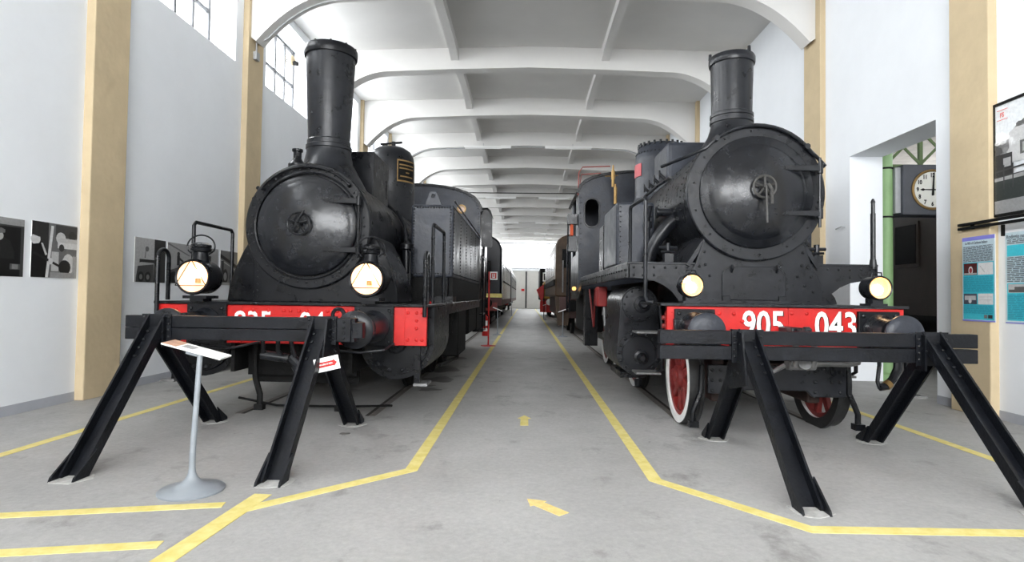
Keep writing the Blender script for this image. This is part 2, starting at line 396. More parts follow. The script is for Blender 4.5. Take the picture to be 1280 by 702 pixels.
for y, z, nm in ((arches[11]-1.2, CRN+.02, 'tie_rod'),):
    tag(B().tube([(XLP-.05, y, z), (XRP+.05, y, z)], .03, 8).build(nm, DSTEEL), 'thin dark tie rod spanning the hall below the ceiling', 'rod')
a1 = arches[5]
pts = [(XLP+.03, a1+.0, SPR-.16), (XLP+.03, a1, SPR+.02)]+[(x, a1+.02, z-.03) for x, z in AP[2:14]]+[(-2, a1+.02, CRN-.08), (0, a1+.02, CRN-.03), (2, a1+.02, CRN-.08)]
t = thing('junction_box', (XLP+.05, a1, SPR-.32), 'grey junction box with curved conduit on the ochre pilaster', 'electrical box')
B().box(XLP-.005, XLP+.07, a1-.07, a1+.07, SPR-.32, SPR-.16).build('box', GALV, t, smooth=0, bevel=.008)
B().tube(pts, .018, 8).build('conduit', GALV, ceiling)
a4 = arches[8]
B_ = B().tube([(x, a4-.2, z-.06) for x, z in AP[3:14]]+[(-2, a4-.2, CRN-.10), (0, a4-.2, CRN-.06), (2, a4-.2, CRN-.10)]+[(x, a4-.2, z-.06) for x, z in AP[17:28]], .02, 8)
B_.build('conduit', GALV, ceiling)
for i, y in enumerate((14.05,)):     # round alarm bell seen against the second window
    t = thing('alarm_bell', (XL-.4, y-.2, 7.0), 'round pale alarm bell fixed in the clerestory window recess', 'bell')
    B().lathe((XL-.46, y-.2, 7.12), (1, 0, 0), [(0, 0), (.10, 0), (.13, .03), (.12, .09), (.06, .13), (0, .135)], 20).build('gong', OCHRE, t)
    B().cyl((XL-.34, y-.2, 7.06), (XL-.24, y-.2, 7.03), .06, .05, 14).build('clapper', SOOT, t)
    B().box(XL-.53, XL-.45, y-.23, y-.17, 7.08, 7.16).build('bracket', WINF, t, smooth=0)

# side room behind the doorway ------------------------------------
sr = B(); sr.box(13.6, 13.9, Y0, 30, 0, 3.0); sr.box(13.6, 13.9, Y0, 30, 5.3, 5.6)  # open band added in the unseen wall to light the annex ceiling
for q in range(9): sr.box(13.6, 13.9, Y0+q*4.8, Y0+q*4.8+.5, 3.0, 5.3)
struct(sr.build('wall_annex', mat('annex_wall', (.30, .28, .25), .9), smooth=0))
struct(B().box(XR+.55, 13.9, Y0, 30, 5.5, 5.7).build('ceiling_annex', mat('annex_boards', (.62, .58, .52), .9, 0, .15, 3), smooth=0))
t = thing('iron_column', (6.19, 9.96, 0), 'pale green round iron column standing in the side doorway', 'column')
B().lathe((6.19, 9.96, 0), (0, 0, 1), [(0, 0), (.16, 0), (.16, .10), (.115, .14), (.11, 5.2), (.17, 5.35), (.17, 5.5), (0, 5.5)], 24).build('shaft', GREEN, t)
for z in (2.78, 3.62): B().lathe((6.19, 9.96, z), (0, 0, 1), [(.112, 0), (.122, 0), (.122, .03), (.112, .03)], 24).build('clamp_band', SOOT, t)
t = thing('roof_truss', (9.9, 10.3, 3.7), 'green lattice iron roof truss seen through the side doorway', 'truss')
for z in (3.72, 4.42): B().box(6.32, 13.6, 10.25, 10.35, z, z+.07).build('chord', DGREEN, t, smooth=0)
q = 0
for i in range(12):
    x = 6.42+i*.6
    B().obox((x, 10.3, 4.10), (1, 0, 0), (0, 1, 0), (0, 0, 1), .06, .06, .66).build('strut', DGREEN, t, smooth=0)
    for s in (-1, 1):
        B().obox((x+.3, 10.3+.02*s, 4.10), Vector((.6, 0, .62*s)).cross(Vector((0, 1, 0))), (0, 1, 0), (.6, 0, .62*s), .045, .02, .84).build('brace', DGREEN, t, smooth=0)
# clock
t = thing('station_clock', (6.9, 9.95, 2.82), 'dark boxed station clock with round white dial showing nine', 'clock')
cz, ccx = 3.25, 6.865; fy = 9.78
B().box(6.38, 7.56, fy, fy+.34, 2.82, 3.68).build('case', mat('clock_case_blue_grey', (.055, .06, .075), .5, 0, .15, 5), t, smooth=0, bevel=.015)
B().box(6.29, 6.385, fy+.06, fy+.28, 2.86, 3.64).build('mount_plate', GALV, t, smooth=0)
B().lathe((ccx, fy+.005, cz), (0, -1, 0), [(.305, 0), (.345, 0), (.345, .025), (.325, .035), (.305, .02)], 48).build('bezel', BRASS, t)
dial = B().lathe((ccx, fy, cz), (0, -1, 0), [(0, .006), (.31, .006), (.31, 0)], 48).build('dial', mat('dial_white', (.80, .80, .74), .5), t)
for h in range(1, 13):
    a = math.radians(90-30*h); text('numeral', str(h), .095, SOOT, dial, (ccx+.245*math.cos(a), fy-.008, cz+.245*math.sin(a)), (1, 0, 0), (0, 0, 1), .8, .004, .001)
B().prism([(ccx-.21, cz), (ccx-.16, cz+.022), (ccx-.13, cz+.008), (ccx+.05, cz+.012), (ccx+.05, cz-.012), (ccx-.13, cz-.008), (ccx-.16, cz-.022)], 'y', fy-.016, fy-.012).build('hour_hand', SOOT, t, smooth=0)
B().prism([(ccx-.018, cz-.10), (ccx+.018, cz-.10), (ccx+.03, cz+.29), (ccx+.012, cz+.29)], 'y', fy-.022, fy-.018).build('minute_hand', SOOT, t, smooth=0)
# old carriage in the side room
t = thing('railway_carriage', (9.2, 15, 0), 'dark brown wooden carriage standing beyond the side doorway', 'carriage')
cxs = 7.75
B().prism([(cxs, 1.0), (cxs+2.8, 1.0), (cxs+2.8, 3.3), (cxs+2.3, 3.75), (cxs+1.4, 3.9), (cxs+.5, 3.75), (cxs, 3.3)], 'y', 8.5, 24).build('body', DARKW, t, smooth=40)
for i in range(8):
    y = 9.6+i*1.8
    w_ = B().box(cxs-.03, cxs+.01, y, y+.75, 2.05, 2.95).build('window', DARKW, t, smooth=0); B().box(cxs-.036, cxs-.028, y+.06, y+.69, 2.11, 2.89).build('pane', DGLASS, w_, smooth=0)
B().box(cxs-.08, cxs+.02, 8.5, 24, 1.0, 1.08).build('footboard', SOOT, t, smooth=0); B().box(cxs+.3, cxs+2.5, 8.9, 23.6, .55, 1.0).build('underframe', SOOT, t, smooth=0)
for y in (10, 12, 20.5, 22.5):
    for x in (cxs+.65, cxs+2.1): B().cyl((x, y, .48), (x+.12, y, .48), .48, .48, 24).build('wheel', SOOT, t)

# ================================================================== tracks
for cx, nm in ((-2.44, 'left'), (2.46, 'right')):
    t = thing('railway_track', (cx, 34, 0), 'flush steel rails in the concrete under the %s' % ('locomotive with two big round lanterns' if cx < 0 else 'locomotive numbered 905 043'), 'track')
    for s in (-1, 1):
        r = B().box(cx+s*.752-.035, cx+s*.752+.035, 6.3, 61.5, -.02, .004).build('rail', mat('rail_steel', (.22, .20, .18), .5, .3, .3, 10), t, smooth=0)
        B().box(cx+s*.695-.02, cx+s*.695+.02, 6.3, 61.5, -.02, .0035).build('flangeway', mat('groove_dirt', (.05, .045, .04), .9), r, smooth=0)

# ================================================================== shared locomotive parts
def wheel(root, x, y, r, side, rim, centre, spokes=12, single=False, ctr_r=.16):
    """side=+1: outer face towards +X"""
    o = Vector((x, y, r)); d = Vector((side, 0, 0))
    tb = B(); tb.cur = 0
    tb.lathe(o, d, [(r-.09, -.065), (r+.025, -.075), (r+.025, -.045), (r, -.04), (r-.004, .065), (r-.012, .07)], 48)
    tb.cur = 1; tb.lathe(o, d, [(r-.012, .07), (r-.085, .072), (r-.09, .055), (r-.09, -.065)], 48)
    t = tb.build('wheel', [TYRE, rim], root, smooth=40)
    hb = B().lathe(o, d, [(0, .10), (.06, .10), (.065, .085), (ctr_r, .08), (ctr_r+.01, .05), (ctr_r+.01, -.05), (0, -.05)], 24).build('hub', centre, t)
    B().lathe(o, d, [(r-.135, .045), (r-.085, .05), (r-.085, -.03), (r-.135, -.03), (r-.135, .045)], 40).build('rim', centre, t)
    b = B()
    for i in range(spokes):
        a = 2*PI*i/spokes; dr = Vector((0, math.cos(a), math.sin(a))); tn = Vector((0, -math.sin(a), math.cos(a)))
        p0 = o+dr*(ctr_r-.02); p1 = o+dr*(r-.11); c = (p0+p1)/2
        w0, w1 = .050, .038
        vs = [p+tn*(w*sg)+d*(dx) for p, w in ((p0, w0), (p1, w1)) for dx in (-.02, .035) for sg in (-1, 1)]
        if single: b = B()
        b.add(vs, [(0, 1, 3, 2), (4, 6, 7, 5), (0, 4, 5, 1), (2, 3, 7, 6), (0, 2, 6, 4), (1, 5, 7, 3)])
        if single: b.build('spoke', centre, t, smooth=0, bevel=.012)
    if not single: b.build('spokes', centre, t, smooth=0)
    return t
def buffer(root, x, z, yf, yb, r, plate, Mh=BLK2):
    pl = B().box(x-plate, x+plate, yb-.03, yb+.01, z-plate, z+plate)
    o = pl.build('buffer', BLK, root, smooth=0, bevel=.006)
    b = B()
    for sx in (-1, 1):
        for sz in (-1, 1): b.rivet((x+sx*plate*.78, yb-.03, z+sz*plate*.78), (0, -1, 0), .022)
    b.build('bolts', RIVET, o, stuff=True)
    B().lathe((x, yb-.03, z), (0, -1, 0), [(.165, 0), (.165, .03), (.135, .07), (.125, (yb-yf)*.55), (.115, (yb-yf)*.55), (.065, (yb-yf)*.56), (.06, yb-yf-.06)], 28).build('stock', BLK2, o)
    B().lathe((x, yf, z), (0, 1, 0), [(0, -.012), (r*.6, -.006), (r-.015, .004), (r, .018), (r, .04), (r-.02, .05), (.07, .07), (.06, .12)], 36).build('buffer_head', Mh, o)
    return o
def handwheel(root, c, r, name='handwheel', lever=True, M=BLK):
    c = Vector(c); b = B(); ring = [(c.x+r*math.cos(2*PI*i/24), c.y, c.z+r*math.sin(2*PI*i/24)) for i in range(24)]
    b.tube(ring, .013, 8, True)
    for i in range(5):
        a = 2*PI*i/5+.3; b.tube([(c.x, c.y-.01, c.z), (c.x+r*math.cos(a), c.y, c.z+r*math.sin(a))], .012, 6)
    b.cyl((c.x, c.y+.12, c.z), (c.x, c.y-.04, c.z), .03, .025, 14)
    return b.build(name, M, root)
def dim_ring(b, cx, y, cz, r, n, rr, nrm=(0, -1, 0), a0=0, a1=360):
    for i in range(n):
        a = math.radians(a0+(a1-a0)*i/n); b.rivet((cx+r*math.cos(a), y, cz+r*math.sin(a)), nrm, rr)
def rivet_line(b, p0, p1, n, nrm, rr):
    p0, p1 = Vector(p0), Vector(p1)
    for i in range(n): b.rivet(p0.lerp(p1, i/(n-1)), nrm, rr)

# ================================================================== LEFT LOCOMOTIVE
L = -2.44
loco = thing('steam_locomotive', (L, 9.5, 0), 'black tank locomotive with tall flared chimney and two big round lanterns, numbered 835', 'locomotive')
fr = B(); fr.box(L-.64, L-.60, 5.9, 14.6, .52, 1.24); fr.box(L+.60, L+.64, 5.9, 14.6, .52, 1.24); fr.box(L-.6, L+.6, 6.2, 6.25, .45, 1.2)
fr.box(L-.6, L+.6, 9.4, 9.5, .5, 1.2); fr.box(L-.6, L+.6, 12.4, 12.6, .5, 1.2)
fr.build('frame', SOOT, loco, smooth=0)
bm_ = B().box(L-1.415, L+1.415, 5.876, 5.93, .82, 1.22).build('buffer_beam', RED, loco, smooth=0, bevel=.005)
for x0, x1 in ((L+.575+.0, L+.735+.14), (L-.715-.16, L-.575), (L+1.06, L+1.415)): pass
B().box(L+1.08, L+1.19, 5.868, 5.88, .825, 1.215).build('cover_strip', RED, bm_, smooth=0, bevel=.003)
B().box(L-.62, L-.52, 5.868, 5.88, .825, 1.215).build('cover_strip', RED, bm_, smooth=0, bevel=.003)
B().box(L-.52, L+.55, 5.872, 5.88, 1.12, 1.215).build('angle_strip', RED, bm_, smooth=0, bevel=.003)
b = B()
for x in (-.40, -.24, -.08, -.01, .08, .16, .38, .48, .58, .64): b.rivet((L+x, 5.872, 1.165), (0, -1, 0), .022)
for x in (1.24, 1.33, 1.39): b.rivet((L+x-.02, 5.876, 1.16), (0, -1, 0), .02); b.rivet((L+x-.02, 5.876, .88), (0, -1, 0), .02)
for x in (1.24, 1.33, 1.39): b.rivet((L-x+.02, 5.876, 1.16), (0, -1, 0), .02); b.rivet((L-x+.02, 5.876, .88), (0, -1, 0), .02)
b.rivet((L+1.31, 5.876, 1.08), (0, -1, 0), .018); b.rivet((L+1.31, 5.876, 1.0), (0, -1, 0), .02)
b.build('rivets', RED, bm_, stuff=True)
text('number_lettering', '835', .32, WHT, bm_, (L-.40, 5.866, 1.03), (1, 0, 0), (0, 0, 1), .86, .004)
text('number_lettering', '04', .32, WHT, bm_, (L+.22, 5.866, 1.03), (1, 0, 0), (0, 0, 1), .86, .004)
fp = B(); fp.box(L-1.44, L+1.44, 5.84, 6.45, 1.222, 1.25); fp.box(L-1.42, L-.6, 6.45, 12.6, 1.222, 1.25); fp.box(L+.6, L+1.42, 6.45, 12.6, 1.222, 1.25)
fp.build('running_board', BLK, loco, smooth=0, bevel=.004)
for s in (-1, 1): B().box(L+s*1.39-.02, L+s*1.39+.02, 7.2, 12.6, 1.10, 1.222).build('valance', BLK, loco, smooth=0)
for s in (-1, 1): buffer(loco, L+s*.875, 1.02, 5.17, 5.86, .175, .205)
# front frame box and saddle
B().box(L-.62, L+.62, 6.30, 7.5, 1.25, 1.72).build('saddle', BLK, loco, smooth=0, bevel=.01)
b = B(); rivet_line(b, (L-.57, 6.30, 1.30), (L-.57, 6.30, 1.66), 6, (0, -1, 0), .013); rivet_line(b, (L+.57, 6.30, 1.30), (L+.57, 6.30, 1.66), 6, (0, -1, 0), .013)
b.build('rivets', RIVET, loco, stuff=True)
for s in (-1, 1):
    poly = [(.50, 1.25), (.99, 1.25), (.97, 1.42), (.91, 1.62), (.82, 1.82), (.72, 1.99), (.66, 2.03), (.50, 1.9)]
    B().prism([(L+s*x, z) for x, z in poly], 'y', 6.45, 7.25).build('steam_pipe_cover', BLK, loco, smooth=40, bevel=.015)
# smokebox and boiler
SZ = 2.10; SY = 6.26
B().lathe((L, SY, SZ), (0, 1, 0), [(.60, .0), (.69, .0), (.705, .012), (.705, .05), (.685, .06), (.68, .07), (.68, 1.36), (.66, 1.37)], 72).build('smokebox', BLK, loco)
B().lathe((L, SY+.02, SZ), (0, 1, 0), [(0, 0), (.61, 0)], 64).build('smokebox_front', BLK, loco)
B().lathe((L, SY, SZ), (0, -1, 0), [(.604, -.02), (.604, .014), (.592, .02), (.58, .014), (.58, -.02)], 64).build('rivet_ring', BLK, loco)
b = B(); dim_ring(b, L, SY-.001, SZ, .632, 40, .0145); b.build('rivets', RIVET, loco, stuff=True)
prof = [(.560, -.02), (.560, .02), (.545, .034), (.50, .040), (.485, .050)]
for i in range(1, 11):
    r_ = .485*(1-i/10); prof.append((max(r_, 0), .050+.085*(1-(r_/.485)**2)))
dr = B().lathe((L, SY, SZ), (0, -1, 0), prof, 72).build('smokebox_door', DOOR, loco, smooth=50)
hw = handwheel(dr, (L-.03, SY-.19, SZ+.0), .12)
B().tube([(L-.03, SY-.23, SZ), (L+.02, SY-.25, SZ+.08), (L+.05, SY-.24, SZ+.14)], .013, 8).build('locking_lever', BLK, dr)
for z in (.27, -.27):
    b = B(); b.prism([(L+.17, SZ+z-.022), (L+.60, SZ+z-.032), (L+.60, SZ+z+.032), (L+.17, SZ+z+.022), (L+.155, SZ+z)], 'y', SY-.095, SY-.07)
    b.cyl((L+.585, SY-.07, SZ+z-.05), (L+.585, SY-.07, SZ+z+.05), .03, .03, 12)
    b.build('hinge_strap', BLK, dr, bevel=.004)
B().tube([(L+.585, SY-.07, SZ-.36), (L+.585, SY-.07, SZ+.37)], .015, 8).build('hinge_pin', BLK, dr)
B().tube([(L-.49, SY-.01, SZ+.40)]+arc((L, SY-.05, SZ), .655, 142, 44, 22)+[(L+.46, SY-.01, SZ+.44)], .016, 8).build('door_handrail', BLK, loco)
b = B()
for i, (a_, s_) in enumerate(((145, .03), (155, .035), (165, .03))):
    x, z = L+.72*math.cos(math.radians(a_)), SZ+.72*math.sin(math.radians(a_)); b.cyl((x, SY+.12+i*.05, z), (x+.06*math.cos(math.radians(a_)), SY+.12+i*.05, z+.06*math.sin(math.radians(a_))), s_, s_*.7, 10)
b.build('washout_plugs', BLK, loco)
lb = B().lathe((L-.10, 6.42, SZ+.66), (0, 0, 1), [(0, 0), (.10, 0), (.10, .06), (.07, .09), (.055, .11), (.045, .13), (.045, .20), (.06, .21), (.06, .235), (0, .24)], 20).build('lubricator', BLK, loco)
lb.location.x -= .10
B().lathe((L, 7.62, SZ), (0, 1, 0), [(.655, 0), (.655, .9), (.662, .9), (.662, .95), (.655, .95), (.655, 2.6), (.662, 2.6), (.662, 2.65), (.655, 2.65), (.655, 5.0)], 64).build('boiler', BLK, loco)
B().tube(arc((L, 8.32, SZ), .685, 75, -8, 18), .022, 8).build('sand_pipe', BLK, loco)
B().tube([(L+.40, 8.15, SZ+.62), (L+.40, 8.15, SZ+.85), (L+.405, 8.1, SZ+.87)], .012, 6).build('sand_lever', BLK, loco)
# chimney
CY = 6.88
ch = B().lathe((L, CY, 0), (0, 0, 1), [(.62, 2.28), (.46, 2.62), (.36, 2.80), (.29, 2.93), (.262, 3.06), (.262, 3.09), (.272, 3.10), (.272, 3.14), (.258, 3.15), (.258, 3.20), (.247, 3.215), (.262, 3.5), (.278, 3.9), (.292, 4.24), (.292, 4.26)], 56).build('chimney', BLK2, loco)
B().lathe((L, CY, 0), (0, 0, 1), [(.29, 4.23), (.312, 4.235), (.318, 4.27), (.318, 4.33), (.305, 4.35), (.27, 4.355), (.265, 4.1)], 56).build('chimney_rim', BLK, ch)
b = B(); dim_ring(b, L, CY, 0, .1, 1, .001) if False else None
for i in range(10):
    a = 2*PI*i/10; b.rivet((L+.298*math.cos(a), CY+.298*math.sin(a), 4.352), (0, 0, 1), .014)
b.build('rim_bolts', RIVET, ch, stuff=True)
# sandbox, dome
B().box(L-.40, L+.40, 7.46, 8.27, 2.5, 3.24).build('sandbox', BLK, loco, smooth=0, bevel=.012)
DYY = 10.05
dm = B().lathe((L, DYY, 0), (0, 0, 1), [(.56, 2.55), (.46, 2.68), (.425, 2.78), (.418, 3.3), (.412, 3.66), (.395, 3.78), (.345, 3.88), (.25, 3.945), (.12, 3.975), (0, 3.98)], 48).build('steam_dome', BLK2, loco)
b = B(); b.cyl((L+.05, DYY-.05, 3.95), (L+.05, DYY-.05, 4.06), .035); b.cyl((L-.12, DYY, 3.95), (L-.12, DYY, 4.03), .05); b.tube([(L-.2, DYY, 4.03), (L+.2, DYY-.05, 4.05)], .02, 6)
b.build('safety_valve', BLK, dm)
def curved_plate(c, r, a0, a1, z0, z1, th, n=8):
    vs = []; fs = []
    for i in range(n+1):
        a = math.radians(a0+(a1-a0)*i/n)
        for rr in (r, r+th):
            for z in (z0, z1): vs.append((c[0]+rr*math.cos(a), c[1]+rr*math.sin(a), z))
    for i in range(n):
        o = i*4; fs += [(o+2, o+3, o+7, o+6), (o, o+4, o+5, o+1), (o+1, o+5, o+7, o+3), (o, o+2, o+6, o+4)]
    fs += [(0, 1, 3, 2), (4*n, 4*n+2, 4*n+3, 4*n+1)]
    return B().add(vs, fs)
pl = curved_plate((L, DYY), .414, -62, -10, 3.30, 3.68, .010).build('maker_plate', BRASS, dm)
curved_plate((L, DYY), .414, -60, -12, 3.325, 3.655, .013).build('plate_field', SOOT, pl)
for z, a0, a1 in ((3.58, -57, -15), (3.52, -57, -15), (3.45, -40, -30), (3.38, -55, -18)):
    curved_plate((L, DYY), .414, a0, a1, z, z+.022, .0155).build('plate_line', BRASS, pl)
# side tanks and cab
for s in (-1, 1):
    xo, xi = L+s*1.40, L+s*.80
    x0, x1 = min(xo, xi), max(xo, xi)
    tk = B().box(x0, x1, 8.0, 12.62, 1.60, 2.63).build('side_tank', GREYB, loco, smooth=0, bevel=.03)
    b = B()
    rivet_line(b, (x0+.05, 7.998, 2.59), (x1-.05, 7.998, 2.59), 14, (0, -1, 0), .016); rivet_line(b, (x0+.05, 7.998, 1.65), (x1-.05, 7.998, 1.65), 14, (0, -1, 0), .013)
    for x in (x0+.04, x1-.04): rivet_line(b, (x, 7.998, 1.68), (x, 7.998, 2.56), 22, (0, -1, 0), .013)
    for y in (8.05, 8.9, 9.75, 10.6, 11.5): rivet_line(b, (xo, y, 1.66), (xo, y, 2.56), 18, (s, 0, 0), .013)
    rivet_line(b, (xo, 8.1, 2.59), (xo, 12.5, 2.59), 44, (s, 0, 0), .012); rivet_line(b, (xo, 8.1, 1.65), (xo, 12.5, 1.65), 44, (s, 0, 0), .012)
    b.build('rivets', RIVET, tk, stuff=True)
    xm = (x0+x1)/2
    lug = B().prism([(xm-.13, 2.62), (xm+.13, 2.62), (xm+.06, 2.80), (xm+.03, 2.83), (xm-.03, 2.83), (xm-.06, 2.80)], 'y', 8.05, 8.09).build('lifting_lug', GREYB, tk, bevel=.006)
    cut(lug, B().cyl((xm, 8.0, 2.76), (xm, 8.15, 2.76), .032, .032, 16))
    B().tube([(xo, 8.05, 2.70), (xo, 12.5, 2.66)], .014, 6).build('tank_handrail', BLK, tk)
    B().box(x0, x1, 8.05, 12.6, 1.25, 1.60).build('tank_support', SOOT, loco, smooth=0)
    b = B().box(min(L+s*1.05, L+s*1.42), max(L+s*1.05, L+s*1.42), 7.9, 8.3, 1.25, 1.33); b.prism([(8.0, 1.60), (8.6, 1.60), (8.15, 1.33), (7.9, 1.33)], 'x', L+s*1.30, L+s*1.34)
    b.build('tank_bracket', BLK, loco, smooth=0)
ZC0, ZC1 = 3.22, 3.80
def cab_poly(c, hw, zb, zs, zc, n=14):
    pts = [(c-hw, zb), (c+hw, zb), (c+hw, zs)]
    for i in range(1, n):
        a = PI*i/n; pts.append((c+hw*math.cos(a)*.98, zs+(zc-zs)*math.sin(a)**.75))
    pts.append((c-hw, zs)); return pts
cb = B().prism(cab_poly(L, 1.40, 1.25, ZC0, ZC1), 'y', 12.6, 12.66).build('cab', GREYB, loco, smooth=40)
b = B(); b.box(L-1.40, L-1.36, 12.66, 13.4, 1.25, ZC0); b.box(L+1.36, L+1.40, 12.66, 13.4, 1.25, ZC0); b.box(L-1.40, L-1.36, 14.1, 14.9, 1.25, ZC0); b.box(L+1.36, L+1.40, 14.1, 14.9, 1.25, ZC0); b.box(L-1.4, L-1.36, 13.4, 14.1, 1.25, 2.2); b.box(L+1.36, L+1.4, 13.4, 14.1, 1.25, 2.2); b.box(L-1.4, L+1.4, 14.86, 14.9, 1.25, 3.3)
b.build('cab_sides', BLK, cb, smooth=0)
rp = cab_poly(L, 1.45, 0, ZC0+.02, ZC1+.03)[2:]; rp2 = cab_poly(L, 1.41, 0, ZC0-.02, ZC1-.01)[2:]
B().prism(rp+rp2[::-1], 'y', 12.55, 15.1).build('cab_roof', BLK, cb, smooth=40)
b = B(); rr = cab_poly(L, 1.37, 0, ZC0-.02, ZC1-.03, 40)[2:]
for x, z in rr: b.rivet((x, 12.598, z), (0, -1, 0), .012)
rivet_line(b, (L+1.36, 12.598, 2.0), (L+1.36, 12.598, ZC0-.05), 20, (0, -1, 0), .012)
b.build('rivets', RIVET, cb, stuff=True)
for s in (-1, 1):
    wn_ = B().lathe((L+s*.98, 12.60, 3.27), (0, -1, 0), [(.07, 0), (.10, 0), (.10, .02), (.07, .025), (.07, 0)], 24).build('spectacle_window', BRASS, cb)
    B().lathe((L+s*.98, 12.598, 3.27), (0, -1, 0), [(0, .004), (.075, .004)], 24).build('pane', mat('copper_toned_pane', (.42, .24, .14), .2, 0, .1, 8), wn_)  # opaque pane coloured warm copper all over
for s in (-1, 1):
    x0 = L+s*1.42; x1 = L+s*1.66
    pts = [(x0, 2.45), (x1, 2.45), (x1, 3.15), (L+s*1.62, 3.27), (L+s*1.55, 3.33), (x0, 3.33)]
    mb = B().prism(pts, 'y', 12.75, 12.79); mb.prism([(x0, 3.31), (L+s*1.55, 3.33), (x1, 3.15), (x1, 3.12), (L+s*1.54, 3.29), (x0, 3.28)], 'y', 12.75, 13.2)
    mb.build('draught_screen', BLK, loco, smooth=40)
for s in (-1, 1):
    b = B(); b.tube([(L+s*1.44, 12.8, 1.5), (L+s*1.44, 12.8, 2.4)], .016, 6); b.tube([(L+s*1.43, 13.3, .5), (L+s*1.43, 13.3, 2.3)], .018, 6); b.tube([(L+s*1.43, 14.1, .5), (L+s*1.43, 14.1, 2.3)], .018, 6)
    b.box(min(L+s*1.2, L+s*1.43), max(L+s*1.2, L+s*1.43), 13.3, 14.1, .5, .53); b.box(min(L+s*1.2, L+s*1.43), max(L+s*1.2, L+s*1.43), 13.3, 14.1, .9, .93)
    b.build('cab_steps', BLK, loco)
b = B().box(L+1.10, L+1.38, 10.6, 12.2, .62, 1.20); b.build('brake_reservoir', SOOT, loco, bevel=.05)
B().box(L-1.35, L+1.35, 12.7, 15.0, .55, 1.25).build('rear_frame', SOOT, loco, smooth=0)
# cylinders
for s in (-1, 1):
    cx = L+s*1.06; r = .40; zc = .84
    prof_ = [(cx-r, 1.215), (cx-r, zc)]+[(cx+r*math.cos(math.radians(180+a)), zc+r*math.sin(math.radians(180+a))) for a in range(12, 180, 12)]+[(cx+r, zc), (cx+r, 1.215)]
    cyb = B().prism(prof_, 'y', 6.10, 7.25).build('cylinder', BLK, loco, smooth=40)
    B().lathe((cx, 6.10, zc), (0, -1, 0), [(0, .07), (.10, .07), (.12, .05), (.34, .04), (.345, 0)], 40).build('cylinder_cover', BLK, cyb)
    b = B(); dim_ring(b, cx, 6.06, zc, .30, 14, .02); b.build('cover_bolts', RIVET, cyb, stuff=True)
    B().cyl((cx, 6.04, zc), (cx, 5.95, zc), .06, .05, 16).build('tail_rod_guide', BLK, cyb)
    # frame of hanging step
    st = B().box(L+s*1.30-.03, L+s*1.30+.03, 6.0, 6.05, .40, .84); st.build('step_hanger', BLK, loco, smooth=0)
    B().box(min(L+s*1.27, L+s*1.42), max(L+s*1.27, L+s*1.42), 5.95, 6.2, .39, .42).build('step_tread', STEEL, loco, smooth=0, bevel=.005)
    # guard iron
    gx = L+s*.44
    b = B(); b.tube([(gx, 6.02, .84), (gx, 6.02, .56), (gx-s*.02, 6.0, .44), (gx-s*.09, 5.96, .28), (gx-s*.09, 5.96, .16)] if s < 0 else [(gx-.06, 6.02, .84), (gx-.06, 6.02, .50), (gx+.04, 6.0, .36), (gx+.06, 5.96, .28), (gx+.06, 5.96, .16)], .030, 6)
    ex = gx+.09 if s < 0 else gx+.06
    b.box(ex-.045, ex+.045, 5.92, 6.0, .12, .18)
    b.build('guard_iron', SOOT, loco)
    # handrails at the front corners
    hx = L+s*1.40
    B().tube([(hx, 5.83, 1.12), (hx, 5.83, 1.70)]+[(hx, 5.83+.09-.09*math.cos(math.radians(a)), 1.70+.09*math.sin(math.radians(a))) for a in range(15, 180, 15)]+[(hx, 6.01, 1.70), (hx, 6.01, 1.26)], .022, 10).build('hairpin_handrail', BLK, loco)
    B().tube([(hx-s*.02, 6.42, 1.25), (hx-s*.02, 6.42, 2.11), (hx-s*.02, 6.46, 2.15), (hx-s*.02, 7.24, 2.15), (hx-s*.02, 7.28, 2.11), (hx-s*.02, 7.28, 1.25)], .021, 10).build('bow_handrail', BLK, loco)
    for i, wy in enumerate((8.55, 10.0, 11.45)): wheel(loco, L+s*.76, wy, .66, s, SOOT, SOOT, 12)
    b = B(); b.box(min(L+s*.90, L+s*.95), max(L+s*.90, L+s*.95), 8.5, 11.5, .50, .60); b.box(min(L+s*.98, L+s*1.03), max(L+s*.98, L+s*1.03), 7.3, 10.1, .62, .73); b.build('coupling_rod', DSTEEL, loco, smooth=0)
    B().box(min(L+s*.9, L+s*1.3), max(L+s*.9, L+s*1.3), 7.3, 8.2, .92, 1.0).build('slide_bar', SOOT, loco, smooth=0)
    b = B()
    for yy in (7.6, 8.3, 9.2, 9.9, 10.6, 11.3):
        b.tube([(L+s*1.36, yy, 1.22), (L+s*1.34, yy+.05, .8), (L+s*1.2, yy+.1, .55)], .03, 6)
    b.tube([(L+s*1.30, 7.3, .98), (L+s*1.30, 12, .98)], .03, 6); b.tube([(L+s*1.34, 7.3, .45), (L+s*1.34, 9.2, .35), (L+s*1.34, 9.4, .5)], .025, 6)
    b.build('brake_rigging', SOOT, loco)
B().box(L+1.0, L+1.40, 8.8, 9.9, .40, 1.15).build('sand_tank', SOOT, loco, bevel=.03)
# pump and pipes beside the boiler
b = B(); b.lathe((L+.80, 7.72, 0), (0, 0, 1), [(0, 1.25), (.07, 1.25), (.07, 1.55), (.10, 1.57), (.10, 1.63), (.06, 1.65), (.06, 1.95), (.09, 1.97), (.09, 2.03), (.05, 2.06), (0, 2.1)], 18)
b.tube([(L+.80, 7.72, 2.0), (L+.76, 7.74, 2.3), (L+.64, 7.8, 2.5)], .025, 8); b.tube([(L+.86, 7.66, 1.3), (L+.86, 7.66, 1.9), (L+.80, 7.7, 2.0)], .018, 8)
b.build('feed_pump', BLK, loco)
